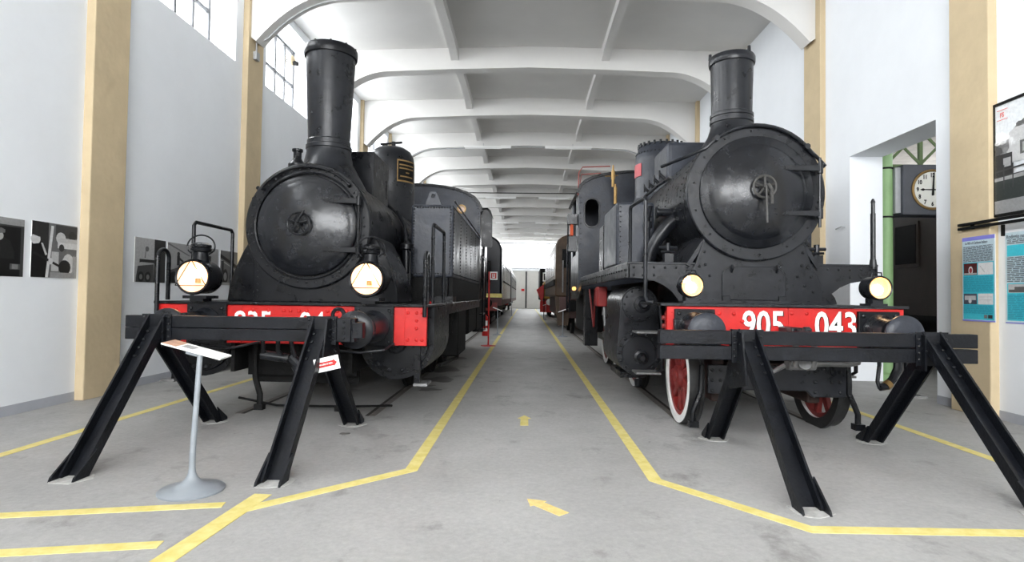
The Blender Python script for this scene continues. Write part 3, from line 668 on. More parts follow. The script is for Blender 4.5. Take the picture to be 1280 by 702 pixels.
# coupling
cp = B(); cp.box(L-.06, L+.06, 5.62, 5.88, .96, 1.08); cp.prism([(5.46, 1.0), (5.52, .92), (5.66, .95), (5.66, 1.06), (5.60, 1.07), (5.56, 1.02), (5.50, 1.08), (5.45, 1.07)], 'x', L-.03, L+.03)
cp.build('draw_hook', BLK, loco, bevel=.01)
cp = B()
for dx in (-.09, .06): cp.tube([(L+dx-.02, 5.52, .98), (L+dx-.03, 5.50, .88), (L+dx-.04, 5.53, .78), (L+dx, 5.60, .70)], .022, 8)
cp.cyl((L-.16, 5.56, .74), (L+.10, 5.60, .70), .045, .045, 12); cp.tube([(L+.10, 5.62, .72), (L+.18, 5.64, .64), (L+.26, 5.66, .58)], .05, 10); cp.tube([(L+.14, 5.62, .62), (L+.22, 5.64, .48), (L+.26, 5.66, .40)], .025, 8)
cp.tube([(L+.10, 5.60, .95), (L+.14, 5.58, .80), (L+.16, 5.60, .72)], .022, 8)
cp.build('screw_coupling', BLK2, loco)
b = B(); b.tube([(L+.48, 5.66, .82), (L+.50, 5.62, .79), (L+.80, 5.6, .77), (L+1.02, 5.7, .79), (L+1.08, 5.86, .84)], .014, 8)
b.build('uncoupling_pipe', BLK2, loco); B().tube([(L-.80, 5.70, .80), (L-.5, 5.66, .79), (L-.25, 5.72, .85)], .012, 8).build('heating_pipe', BLK2, loco); b = B(); b.tube([(L+.56, 5.86, 1.02), (L+.56, 5.60, 1.08)]+[(L+.60+.055*math.cos(math.radians(a)), 5.55, 1.14+.06*math.sin(math.radians(a))) for a in range(200, -11, -15)]+[(L+.66, 5.56, 1.0)], .020, 8)
b.build('brake_hose', BLK2, loco)
B().tube([(L-.80, 6.4, .16), (L-.4, 6.5, .06), (L+.4, 6.5, .06), (L+.95, 6.4, .10)], .014, 6).build('ground_cable', SOOT, loco)
B().box(L-.58, L+.58, 6.35, 6.4, .35, .85).build('front_plate', SOOT, loco, smooth=0)
# big lanterns
def lantern(s):
    x, yf, z, r = L-.045+s*.885, 5.66, 1.50, .175
    o = B().lathe((x, yf, z), (0, 1, 0), [(r-.02, .0), (r, -.008), (r+.008, .01), (r+.008, .03), (r-.004, .04), (r-.004, .26), (r-.02, .30), (.11, .335), (0, .345)], 40).build('headlamp', BLK, loco)
    B().lathe((x, yf+.13, z), (0, -1, 0), [(0, 0), (.06, .01), (.11, .035), (.145, .075), (.155, .13)], 36).build('reflector', REFL, o)
    B().lathe((x, yf+.10, z-.01), (0, 0, 1), [(0, -.05), (.026, -.05), (.026, -.01), (.02, 0)], 14).build('bulb_socket', BRASS, o)
    B().lathe((x, yf+.10, z-.01), (0, 0, 1), [(.015, -.01), (.03, .03), (.034, .055), (.025, .085), (0, .10)], 14).build('bulb', BULB, o)
    B().lathe((x, yf+.004, z), (0, -1, 0), [(0, .02), (.08, .016), (.158, 0)], 36).build('lens', LGL, o)
    gw = B(); tri = [(x, yf-.03, z+r), (x-.155, yf-.03, z-.09), (x+.155, yf-.03, z-.09)]
    for i in range(3): gw.tube([tri[i], tri[(i+1) % 3]], .0045, 6)
    gw.build('wire_guard', BLK, o)
    cpb = B().lathe((x, yf+.14, z+r-.02), (0, 0, 1), [(.085, 0), (.075, .05), (.07, .10), (.095, .11), (.10, .135), (.09, .15), (.10, .155), (.095, .18), (.06, .20), (0, .205)], 24)
    cpb.build('lamp_cap', BLK, o)
    hz = z+r+.06
    B().tube([(x-.085, yf+.14, hz)]+[(x+.145*math.cos(math.radians(a)), yf+.14, hz+.08+.12*math.sin(math.radians(a))) for a in range(200, -21, -10)]+[(x+.085, yf+.14, hz)], .008, 8).build('carrying_handle', BLK, o)
    fb = B().box(x-.12, x+.12, yf+.04, yf+.28, z-r-.045, z-r-.015); fb.box(x-.07, x+.07, yf+.08, yf+.24, 1.25, z-r-.04)
    fb.build('lamp_foot', BLK, o, smooth=0)
for s in (-1, 1): lantern(s)
B().tube([(L+1.33, 6.2, 1.26), (L+1.35, 6.25, 1.29), (L+1.38, 6.3, 1.26)], .014, 6).build('red_tie', RED, loco)

# ================================================================== RIGHT LOCOMOTIVE
R = 2.46
loco2 = thing('steam_locomotive', (R, 9.3, 0), 'black steam locomotive numbered 905 043 with straight chimney and white-rimmed red leading wheels', 'locomotive')
b = B(); b.prism([(5.54, .75), (14.2, .70), (14.2, 1.60), (6.5, 1.60), (6.5, 1.27), (5.54, 1.27)], 'x', R-.62, R-.58); b.prism([(5.54, .75), (14.2, .70), (14.2, 1.60), (6.5, 1.60), (6.5, 1.27), (5.54, 1.27)], 'x', R+.58, R+.62); b.box(R-.58, R+.58, 7.2, 7.3, .5, 1.5); b.box(R-.58, R+.58, 9.5, 9.6, .5, 1.5)
b.build('frame', SOOT, loco2, smooth=0)
bm2 = B().box(R-1.11, R+1.11, 5.47, 5.53, .885, 1.275).build('buffer_beam', RED, loco2, smooth=0, bevel=.005)
for x0, x1 in ((-1.10, -.60), (.76, 1.10), (.03, .25)): B().box(R+x0, R+x1, 5.462, 5.475, 1.10 if x0 < 0 else .89, 1.272).build('cover_plate', RED, bm2, smooth=0, bevel=.003)
B().box(R-1.115, R-1.02, 5.455, 5.475, .78, 1.272).build('end_post', RED, bm2, smooth=0, bevel=.003)
b = B()
for x, z in ((-.62, 1.21), (-.48, 1.21), (-.40, 1.14), (.06, 1.22), (.20, 1.22), (.70, 1.20), (.70, 1.06), (.64, 1.13), (-1.07, 1.22), (-1.07, .84)): b.rivet((R+x, 5.47, z), (0, -1, 0), .022)
b.build('rivets', RED, bm2, stuff=True)
for tx, xx in (('905', -.205), ('043', .475)):
    text('number_shadow', tx, .355, SOOT, bm2, (R+xx+.010, 5.465, 1.095), (1, 0, 0), (0, 0, 1), .76, .006)
    text('number_lettering', tx, .355, WHT, bm2, (R+xx, 5.462, 1.10), (1, 0, 0), (0, 0, 1), .76, .006)
B().box(R-1.18, R+1.14, 5.44, 6.4, 1.277, 1.305).build('front_footplate', BLK2, loco2, smooth=0, bevel=.004)
for s in (-1, 1): buffer(loco2, R+s*.86, 1.06, 5.05, 5.46, .168, .19, GREYB)
for s in (-1, 1):
    b = B().box(R+s*1.0-.06, R+s*1.0+.06, 5.40, 5.46, .96, 1.16); b.build('buffer_bracket', BLK2, loco2, bevel=.01)
# saddle
sd = [(-.74, 1.305), (.74, 1.305), (.74, 1.50), (.62, 1.74), (.54, 1.98), (.50, 2.10), (-.50, 2.10), (-.54, 1.98), (-.62, 1.74), (-.74, 1.50)]
sa = B().prism([(R+x, z) for x, z in sd], 'y', 6.22, 7.5).build('saddle', BLK2, loco2, smooth=0, bevel=.012)
hp = [(-.34, 1.34), (.34, 1.34), (.34, 1.60)]+[(.22+.12*math.cos(math.radians(a)), 1.60+.10*math.sin(math.radians(a))) for a in range(15, 91, 15)]+[(-.22-.12*math.sin(math.radians(a)), 1.60+.10*math.cos(math.radians(a))) for a in range(0, 91, 15)]
ht = B().prism([(R+x, z) for x, z in hp], 'y', 6.205, 6.23).build('ash_hatch', BLK2, sa, smooth=0, bevel=.006)
for x in (-.30, .30): B().box(R+x-.04, R+x+.04, 6.185, 6.21, 1.325, 1.385).build('hatch_hinge', BLK2, ht, smooth=0, bevel=.004)
for x in (-.24, .24): B().tube([(R+x, 6.20, 1.64), (R+x, 6.17, 1.68), (R+x, 6.18, 1.72)], .012, 6).build('hatch_latch', BLK2, ht)
b = B()
for x in (-.58, -.44, -.28, -.12, 0, .12, .28, .44, .58): b.rivet((R+x, 6.20, 1.325), (0, -1, 0), .017)
for s in (-1, 1):
    for x, z in ((.56, 1.86), (.52, 1.99), (.62, 1.70), (.66, 1.60), (.55, 1.72), (.50, 1.60), (.58, 1.5), (.68, 1.44)): b.rivet((R+s*x*.94, 6.218, z), (0, -1, 0), .017)
b.build('rivets', RIVET, sa, stuff=True)
b = B(); b.box(R-.74, R+.74, 6.12, 6.24, 1.305, 1.335); b.build('saddle_foot', BLK2, sa, smooth=0)
for s in (-1, 1):
    fl = B()
    ringp = [(6.3, 2.02), (7.4, 2.02)]
    fl.add([(R+s*.50, 6.24, 2.06), (R+s*.50, 7.5, 2.06), (R+s*.80, 7.5, 1.72), (R+s*.72, 6.24, 1.72), (R+s*.46, 6.24, 2.04), (R+s*.46, 7.5, 2.04), (R+s*.76, 7.5, 1.70), (R+s*.68, 6.24, 1.70)],
           [(0, 1, 2, 3), (7, 6, 5, 4), (0, 3, 7, 4), (1, 5, 6, 2), (0, 4, 5, 1), (3, 2, 6, 7)])
    fl.build('saddle_flare', BLK2, loco2, smooth=0)
    b = B(); rivet_line(b, (R+s*.53, 6.3, 2.03), (R+s*.53, 7.45, 2.03), 14, (s, 0, 1), .012); b.build('rivets', RIVET, loco2, stuff=True)
    # front valance bracket with its curved underside
    pv = [(.60, 1.72), (1.34, 1.72), (1.34, 1.57), (1.20, 1.565), (1.06, 1.54), (.95, 1.49), (.86, 1.42), (.80, 1.34), (.785, 1.305), (.60, 1.305)]
    B().prism([(R+s*x, z) for x, z in pv], 'y', 6.27, 6.30).build('front_valance', BLK2, loco2, smooth=0)
    b = B()
    for x in (.70, .82, .94, 1.06, 1.18, 1.28): b.rivet((R+s*x, 6.268, 1.685), (0, -1, 0), .014)
    for x in (1.06, 1.18, 1.28): b.rivet((R+s*x, 6.268, 1.60), (0, -1, 0), .014)
    b.build('rivets', RIVET, loco2, stuff=True)
    xo = R+s*1.34; xi = R+s*.55
    B().box(min(xo+s*.015, xi), max(xo+s*.015, xi), 6.26, 11.6, 1.72, 1.745).build('running_board', BLK2, loco2, smooth=0, bevel=.004)
    va = [(6.27, 1.72), (11.5, 1.72), (11.8, 1.60), (12.1, 1.48), (13.9, 1.46), (13.9, 1.30), (12.05, 1.32), (11.7, 1.45), (11.4, 1.57), (6.27, 1.57)]
    B().prism(va, 'x', xo-.015, xo+.015).build('side_valance', BLK2, loco2, smooth=0)
    b = B(); rivet_line(b, (xo+s*.015, 6.4, 1.66), (xo+s*.015, 11.3, 1.66), 26, (s, 0, 0), .014); b.build('rivets', RIVET, loco2, stuff=True)
    # short tank boxes on the running board
    xe = 1.33 if s < 0 else 1.12
    x0, x1 = min(R+s*xe, R+s*.85), max(R+s*xe, R+s*.85)
    bx = B().prism([(7.2, 1.745), (8.35, 1.745), (8.35, 2.56), (7.2, 2.56)], 'x', x0, x1).build('tank_box', GREYB, loco2, smooth=0, bevel=.035)
    b = B(); rivet_line(b, (x0+.05, 7.198, 1.80), (x0+.05, 7.198, 2.5), 12, (0, -1, 0), .011); rivet_line(b, (x1-.04, 7.198, 1.80), (x1-.04, 7.198, 2.5), 12, (0, -1, 0), .011); b.build('rivets', RIVET, bx, stuff=True)
    B().box(min(R+s*.95, R+s*1.25), max(R+s*.95, R+s*1.25), 9.0, 9.5, 1.745, 2.5).build('tool_locker', BLK, loco2, smooth=0, bevel=.02)
    # cylinders
    cx = R+s*1.08; r1, z1, r2, z2 = .275, .68, .225, 1.27
    pf = [(cx+r2*math.cos(math.radians(a)), z2+r2*math.sin(math.radians(a))) for a in range(0, 181, 15)]+[(cx-r2-.01, 1.1)]+[(cx+r1*math.cos(math.radians(a)), z1+r1*math.sin(math.radians(a))) for a in range(165, 376, 15)]+[(cx+r2+.01, 1.1)]
    cy2 = B().prism(pf, 'y', 6.98, 8.15).build('cylinder', BLK2, loco2, smooth=40)
    B().lathe((cx, 6.98, z1), (0, -1, 0), [(0, .03), (.20, .03), (.21, .02), (.27, .02), (.272, 0)], 40).build('cylinder_cover', BLK2, cy2)
    B().lathe((cx, 6.98, z2), (0, -1, 0), [(0, .025), (.205, .02), (.21, 0)], 36).build('valve_cover', BLK2, cy2)
    b = B(); dim_ring(b, cx, 6.96, z1, .238, 16, .024); dim_ring(b, cx, 6.96, z2, .18, 12, .016); b.build('cover_bolts', RIVET, cy2, stuff=True)
    B().lathe((cx+.03, 6.98, z2), (0, -1, 0), [(0, .17), (.035, .17), (.05, .12), (.055, .08), (.10, .06), (.10, .02)], 20).build('valve_gland', BLK2, cy2)
    B().lathe((cx+.02, 6.98, z1-.05), (0, -1, 0), [(0, .16), (.03, .16), (.05, .12), (.06, .08), (.09, .07), (.09, .02)], 20).build('piston_gland', BLK2, cy2)
    b = B().box(cx-.20, cx+.12, 7.1, 7.9, .36, .43); b.cyl((cx, 7.0, .36), (cx, 7.0, .28), .05, .04, 12); b.build('drain_cock', BLK, cy2)
    # steps in front of the cylinder
    b = B(); b.tube([(cx+.15, 6.55, 1.27), (cx+.17, 6.50, 1.0), (cx+.17, 6.50, .55), (cx+.12, 6.55, .50)], .022, 8); b.build('step_hanger', BLK2, loco2)
    for z in (.96, .50): B().box(cx-.13, cx+.15, 6.45, 6.72, z-.012, z+.012).build('step_tread', STEEL, loco2, smooth=0, bevel=.004)
    wheel(loco2, R+s*.735, 6.27, .50, s, WHT, DRED, 9, True, .12)
    for wy in (8.75, 10.25, 11.75): wheel(loco2, R+s*.75, wy, .70, s, WHT, DRED, 14)
    b = B(); b.box(min(R+s*.90, R+s*.96), max(R+s*.90, R+s*.96), 8.7, 11.8, .52, .63); b.build('coupling_rod', DSTEEL, loco2, smooth=0)
    b = B(); b.box(min(R+s*1.02, R+s*1.08), max(R+s*1.02, R+s*1.08), 8.15, 10.3, .64, .74); b.box(min(R+s*.98, R+s*1.2), max(R+s*.98, R+s*1.2), 8.2, 9.0, .86, .94); b.tube([(R+s*1.1, 8.2, 1.2), (R+s*1.1, 9.3, 1.1), (R+s*1.1, 9.5, .6)], .035, 8)
    b.tube([(R+s*1.16, 8.9, 1.3), (R+s*1.16, 8.9, .5)], .03, 8); b.tube([(R+s*1.2, 9.3, 1.4), (R+s*1.18, 9.2, .9), (R+s*1.1, 9.4, .6)], .03, 8)
    b.build('motion_gear', STEEL, loco2)
    B().box(min(R+s*1.15, R+s*1.31), max(R+s*1.15, R+s*1.31), 9.2, 9.5, 1.2, 1.52)  .build('lubricator_box', mat('deep_red_paint', (.30, .02, .018), .5, 0, .2, 5), loco2, bevel=.02)
    B().box(min(R+s*1.05, R+s*1.30), max(R+s*1.05, R+s*1.30), 11.2, 11.5, .4, 1.5).build('cab_step_plate', BLK, loco2, smooth=0)
    b = B(); b.tube([(R+s*1.2, 10.4, 1.5), (R+s*1.2, 10.6, .8)], .018, 6); b.tube([(R+s*1.25, 10.9, 1.5), (R+s*1.2, 10.6, .8)], .018, 6); b.build('brake_rod', DRED, loco2)
    gx = R+s*.71
    b = B(); b.tube([(gx, 5.69, .70), (gx+s*.01, 5.69, .44), (gx+s*.05, 5.68, .34), (gx+s*.09, 5.68, .24), (gx+s*.09, 5.68, .14)], .028, 8); b.box(gx+s*.09-.045, gx+s*.09+.045, 5.63, 5.72, .09, .15)
    b.build('guard_iron', BLK, loco2)
for z in (1.0, 1.08, 1.16): B().cyl((R-1.085, 5.60, z), (R-1.13, 5.60, z), .026, .022, 10).build('spring_bolt', DRED, loco2)
B().box(R-1.085, R-1.0, 5.53, 5.68, .95, 1.22).build('beam_stay', DRED, loco2, smooth=0)
tr = [(-.66, .70), (.68, .70), (.68, .40), (.36, .40), (.30, .46), (-.30, .46), (-.38, .42), (-.66, .42)]
tp = B().prism([(R+x, z) for x, z in tr], 'y', 5.66, 5.71).build('truck_plate', BLK2, loco2, smooth=0, bevel=.01)
b = B()
for s in (-1, 1):
    for x, z in ((.38, .65), (.54, .65), (.38, .55), (.54, .55), (.38, .45), (.62, .65), (.62, .55), (.62, .45)): b.rivet((R+s*x, 5.658, z), (0, -1, 0), .018)
b.build('rivets', RIVET, tp, stuff=True)
B().cyl((R-.68, 6.27, .50), (R+.68, 6.27, .50), .075, .075, 16).build('axle', DRED, loco2)
b = B(); b.box(R-.4, R+.4, 5.9, 6.6, .42, .7); b.box(R-.55, R-.42, 5.9, 6.6, .3, .75); b.box(R+.42, R+.55, 5.9, 6.6, .3, .75); b.build('truck_frame', mat('rusty_black', (.03, .014, .01), .7, 0, .5, 9), loco2, smooth=0, bevel=.02)
# smokebox, boiler, door
SZ2, SY2 = 2.50, 6.16
B().lathe((R, SY2, SZ2), (0, 1, 0), [(.58, 0), (.725, .0), (.738, .01), (.738, .05), (.71, .065), (.705, .08), (.705, 1.6), (.69, 1.61), (.685, 2.0)], 72).build('smokebox', BLK2, loco2)
B().lathe((R, SY2+.01, SZ2), (0, 1, 0), [(0, 0), (.6, 0)], 64).build('smokebox_front', BLK2, loco2)
prof = [(.608, -.01), (.608, .018), (.596, .030), (.520, .034), (.508, .046)]
for i in range(1, 11):
    r_ = .508*(1-i/10); prof.append((max(r_, 0), .046+.125*(1-(r_/.508)**2)))
dr2 = B().lathe((R, SY2, SZ2), (0, -1, 0), prof, 72).build('smokebox_door', DOOR, loco2, smooth=50)
handwheel(dr2, (R+.0, SY2-.23, SZ2+.02), .115, M=DSTEEL)
B().tube([(R+.01, SY2-.29, SZ2+.04), (R+.04, SY2-.30, SZ2-.02), (R+.045, SY2-.30, SZ2-.17)], .017, 8).build('locking_lever', DSTEEL, dr2)
B().tube([(R+.0, SY2-.27, SZ2+.02), (R+.005, SY2-.28, SZ2-.36)], .011, 8).build('locking_lever', DSTEEL, dr2)
for z in (.245, -.235):
    b = B(); b.prism([(R+.12, SZ2+z-.020), (R+.645, SZ2+z-.032), (R+.645, SZ2+z+.032), (R+.12, SZ2+z+.020), (R+.10, SZ2+z)], 'y', SY2-.115, SY2-.09)
    b.cyl((R+.635, SY2-.085, SZ2+z-.055), (R+.635, SY2-.085, SZ2+z+.055), .033, .033, 12); b.build('hinge_strap', BLK2, dr2, bevel=.004)
B().tube([(R+.635, SY2-.085, SZ2-.38), (R+.635, SY2-.085, SZ2+.36)], .016, 8).build('hinge_pin', BLK2, dr2)
b = B(); dim_ring(b, R, SY2-.001, SZ2, .668, 14, .014, a0=-60, a1=300); b.build('rivets', RIVET, loco2, stuff=True)
pipe = [(R-.92, 6.55, SZ2+.36), (R-.80, 6.35, SZ2+.385), (R-.72, 6.22, SZ2+.40)]
pipe += [(R+.705*math.cos(math.radians(a)), SY2-.035, SZ2+.03+.69*math.sin(math.radians(a))) for a in range(140, 32, -8)]
pipe += [(R+.66, SY2-.02, SZ2+.36), (R+.73, SY2+.0, SZ2+.30), (R+.70, SY2+.06, SZ2+.26)]
B().tube(pipe, .020, 8).build('blower_pipe', BLK2, loco2)
for a in (128, 42): B().cyl((R+.705*math.cos(math.radians(a)), SY2-.06, SZ2+.03+.69*math.sin(math.radians(a))), (R+.705*math.cos(math.radians(a)), SY2+.03, SZ2+.03+.69*math.sin(math.radians(a))), .03, .03, 10).build('pipe_clip', BLK2, loco2)
B().lathe((R, 8.15, SZ2), (0, 1, 0), [(.675, 0), (.675, .7), (.683, .7), (.683, .76), (.675, .76), (.675, 2.3), (.683, 2.3), (.683, 2.36), (.675, 2.36), (.675, 4.2)], 64).build('boiler', BLK2, loco2)
b = B()
for yy in (6.55, 7.25, 7.65):
    for a in range(95, 235, 6): b.rivet((R+.705*math.cos(math.radians(a)), yy, SZ2+.705*math.sin(math.radians(a))), (math.cos(math.radians(a)), 0, math.sin(math.radians(a))), .012)
b.build('rivets', RIVET, loco2, stuff=True)
# exhaust pipes
for s in (-1, 1):
    B().tube([(R+s*.62, 6.98, 2.34), (R+s*.74, 6.98, 2.24), (R+s*.86, 7.0, 2.08), (R+s*.94, 7.02, 1.92), (R+s*.97, 7.04, 1.74)], .085, 14).build('steam_pipe', BLK2, loco2)
    vb = B(); vx = R+s*.84
    vb.box(vx-.05, vx+.05, 6.50, 6.60, 1.745, 1.86); vb.cyl((vx, 6.55, 1.86), (vx, 6.55, 1.98), .03, .03, 10); vb.tube([(vx-.10, 6.55, 1.93), (vx+.10, 6.55, 1.93)], .02, 8); vb.tube([(vx-.08, 6.55, 1.88), (vx+.06, 6.5, 1.88)], .015, 8)
    vb.build('drain_valve', BLK2, loco2)
    fb = B(); fb.tube([(R+s*.95, 7.12, 1.76), (R+s*.95, 7.12, 2.35), (R+s*.9, 7.2, 2.5)], .03, 8); fb.cyl((R+s*.70, 7.0, 2.40), (R+s*.86, 7.0, 2.40), .05, .05, 12); fb.cyl((R+s*.86, 7.0, 2.40), (R+s*.88, 7.0, 2.40), .075, .075, 12); fb.cyl((R+s*.95, 7.12, 2.22), (R+s*.95, 7.12, 2.30), .05, .05, 10)
    fb.build('feed_pipe', BLK2, loco2)
# fittings on the boiler side below the dome
b = B()
for i in range(4):
    y = 8.3+.35*i; zz = SZ2+.56; b.cyl((R-.44, y, zz), (R-.54, y, zz+.10), .026, .02, 10); b.tube([(R-.54, y, zz+.02), (R-.54, y, zz+.15)], .014, 6)
b.tube([(R-.60, 7.4, SZ2+.42), (R-.58, 8.2, SZ2+.47), (R-.58, 9.6, SZ2+.47)], .022, 8)
b.build('injector_valves', BLK2, loco2)
B().tube([(R-.66, 7.5, SZ2+.38), (R-.70, 7.6, SZ2+.36), (R-.70, 10.8, SZ2+.36)], .016, 8).build('boiler_handrail', BLK2, loco2)
# chimney, box and dome
CY2 = 6.9
ch2 = B().lathe((R, CY2, 0), (0, 0, 1), [(.60, 2.78), (.46, 3.02), (.36, 3.17), (.28, 3.30), (.248, 3.40), (.240, 3.46), (.252, 3.465), (.252, 3.50), (.240, 3.505), (.240, 3.53), (.250, 3.535), (.250, 3.57), (.234, 3.58), (.238, 3.8), (.246, 4.20)], 56).build('chimney', BLK2, loco2)
B().lathe((R, CY2, 0), (0, 0, 1), [(.245, 4.17), (.262, 4.175), (.268, 4.20), (.268, 4.25), (.255, 4.275), (.225, 4.28), (.22, 4.1)], 56).build('chimney_rim', BLK2, ch2)
b = B()
for a in (170, 60, 300): b.cyl((R+.25*math.cos(math.radians(a)), CY2+.25*math.sin(math.radians(a)), 4.26), (R+.25*math.cos(math.radians(a)), CY2+.25*math.sin(math.radians(a)), 4.33), .022, .018, 8)
b.build('rim_studs', BLK2, ch2)
B().box(R-.46, R+.46, 8.15, 9.05, 2.95, 3.60).build('sandbox', GREYB, loco2, smooth=0, bevel=.06)
DY2 = 10.5
dm2 = B().lathe((R, DY2, 0), (0, 0, 1), [(.58, 3.0), (.50, 3.10), (.47, 3.2), (.47, 3.86), (.46, 3.95), (.44, 4.0), (.42, 4.08), (.38, 4.15), (0, 4.17)], 48).build('steam_dome', GREYB, loco2)
b = B()
for i in range(24):
    a = 2*PI*i/24; b.cyl((R+.41*math.cos(a), DY2+.41*math.sin(a), 4.10), (R+.41*math.cos(a), DY2+.41*math.sin(a), 4.17), .022, .022, 8)
for i in range(40):
    a = 2*PI*i/40; b.rivet((R+.45*math.cos(a), DY2+.45*math.sin(a), 3.98), (math.cos(a), math.sin(a), .4), .018)
b.build('dome_studs', RIVET, dm2, stuff=True)
curved_plate((R, DY2), .471, -185, -150, 3.55, 3.78, .010).build('red_plate', mat('faded_red_plate', (.50, .07, .08), .5), dm2)
# cab
cb2 = B().prism(cab_poly(R, 1.34, 1.50, 3.62, 4.06), 'y', 12.3, 12.36).build('cab', GREYB, loco2, smooth=40)
b = B()
for s in (-1, 1): b.box(R+s*1.32-.02, R+s*1.32+.02, 12.36, 13.0, 1.46, 3.62); b.box(R+s*1.32-.02, R+s*1.32+.02, 13.0, 13.8, 1.46, 2.3); b.box(R+s*1.32-.02, R+s*1.32+.02, 13.8, 14.3, 1.46, 3.62)
b.box(R-1.3, R+1.3, 14.26, 14.3, 1.46, 3.8); b.box(R-1.3, R+1.3, 12.36, 14.3, 1.40, 1.46)
b.build('cab_sides', GREYB, cb2, smooth=0)
rp = cab_poly(R, 1.40, 0, 3.62, 4.10)[2:]; rp2 = cab_poly(R, 1.35, 0, 3.58, 4.05)[2:]
B().prism(rp+rp2[::-1], 'y', 12.24, 14.6).build('cab_roof', BLK, cb2, smooth=40)
for s in (-1, 1):
    ox, oz, hw, hh = R+s*1.06, 3.17, .15, .30
    ov = [(ox+hw*math.cos(math.radians(a)), oz+(hh-hw)*(1 if 0 <= a <= 180 else -1)+hw*math.sin(math.radians(a))) for a in list(range(0, 181, 15))+list(range(180, 361, 15))]
    ov2 = [(ox+(x-ox)*1.18, oz+(z-oz)*1.10) for x, z in ov]
    cut(cb2, B().prism(ov, 'y', 12.2, 12.45))
    wb = B().prism(ov2, 'y', 12.275, 12.30).build('cab_window', BLK, cb2, smooth=40)
    cut(wb, B().prism(ov, 'y', 12.2, 12.45))
b = B(); 
for s in (-1, 1): rivet_line(b, (R+s*1.30, 12.298, 1.6), (R+s*1.30, 12.298, 3.5), 18, (0, -1, 0), .014); rivet_line(b, (R+s*.80, 12.298, 1.8), (R+s*.80, 12.298, 3.3), 14, (0, -1, 0), .012)
b.build('rivets', RIVET, cb2, stuff=True)
wx = R-.62
b = B(); b.cyl((wx, 11.9, 3.30), (wx, 11.9, 3.66), .035, .035, 14); b.cyl((wx, 11.9, 3.66), (wx, 11.9, 3.72), .02); b.cyl((wx-.05, 11.9, 3.82), (wx-.05, 11.9, 4.0), .042, .04, 14); b.cyl((wx-.05, 11.9, 4.0), (wx-.05, 11.9, 4.12), .025, .015, 10); b.cyl((wx-.05, 11.9, 3.66), (wx-.05, 11.9, 3.82), .03, .03, 8)
b.tube([(wx-.2, 12.0, 3.9), (wx+.05, 11.9, 3.9)], .012, 6)
b.build('whistle', BRASS, loco2)
b = B(); b.tube([(R-1.36, 12.3, 3.55), (R-1.36, 12.2, 4.02), (R-1.28, 12.2, 4.14), (R-.7, 12.1, 4.14)], .014, 6); b.tube([(R-1.34, 12.3, 3.7), (R-1.30, 12.2, 3.98), (R-.9, 12.1, 3.99)], .012, 6)
b.build('whistle_rod', mat('faded_red_rod', (.26, .05, .04), .5), loco2)
b = B()
b.box(R-1.56, R-1.36, 12.5, 12.75, 2.95, 3.17); b.box(R-1.54, R-1.36, 12.5, 12.75, 2.35, 2.68); b.tube([(R-1.55, 12.6, 1.6), (R-1.55, 12.6, 3.1)], .018, 6); b.tube([(R-1.47, 13.0, 1.0), (R-1.47, 13.0, 2.6)], .022, 8); b.tube([(R-1.47, 13.8, 1.0), (R-1.47, 13.8, 2.6)], .022, 8)
b.build('cab_fittings', BLK2, loco2, smooth=30)
B().prism([(12.5, 2.70), (12.7, 2.70), (12.7, 2.95), (12.55, 2.95)], 'x', R-1.50, R-1.44).build('signal_flag', mat('orange_red_cloth', (.55, .09, .03), .8), loco2, smooth=0)
B().box(R-1.2, R+1.2, 12.3, 14.3, .6, 1.4).build('rear_frame', SOOT, loco2, smooth=0)
B().cyl((R-1.42, 12.4, 1.53), (R-1.42, 12.35, 1.53), .045, .045, 12).build('marker_lamp', emit('marker_glow', (1, .45, .12), .8), loco2)
# handrail at the front corner and the staff
for s in (-1, 1):
    hx = R+s*1.24
    if s < 0:
        B().tube([(hx-.02, 6.62, 1.745), (hx-.02, 6.62, 2.36), (hx-.02, 6.59, 2.40), (hx+.01, 5.95, 2.40), (hx+.01, 5.92, 2.36), (hx+.01, 5.90, 1.36), (hx+.03, 5.87, 1.31), (hx+.08, 5.82, 1.305)], .020, 10).build('bow_handrail', BLK2, loco2)
    else:
        b = B().tube([(R+1.30, 6.26, 1.70), (R+1.30, 6.26, 2.30)], .026, 10); b.tube([(R+1.30, 6.26, 2.30), (R+1.30, 6.26, 2.44)], .020, 10); b.cyl((R+1.30, 6.26, 2.42), (R+1.30, 6.26, 2.46), .026, .01, 10); b.cyl((R+1.30, 6.26, 1.72), (R+1.30, 6.26, 1.80), .04, .03, 10)
        b.build('corner_staff', BLK2, loco2)
b = B(); b.cyl((R+.60, 6.8, 1.98), (R+.72, 6.8, 1.98), .03); b.tube([(R+.74, 6.8, 1.86), (R+.74, 6.8, 2.08)], .02, 8); b.tube([(R+.66, 6.8, 1.92), (R+.84, 6.8, 1.92)], .015, 6); b.tube([(R+.66, 6.8, 2.02), (R+.84, 6.8, 2.02)], .015, 6)
b.build('side_valve', BLK2, loco2)
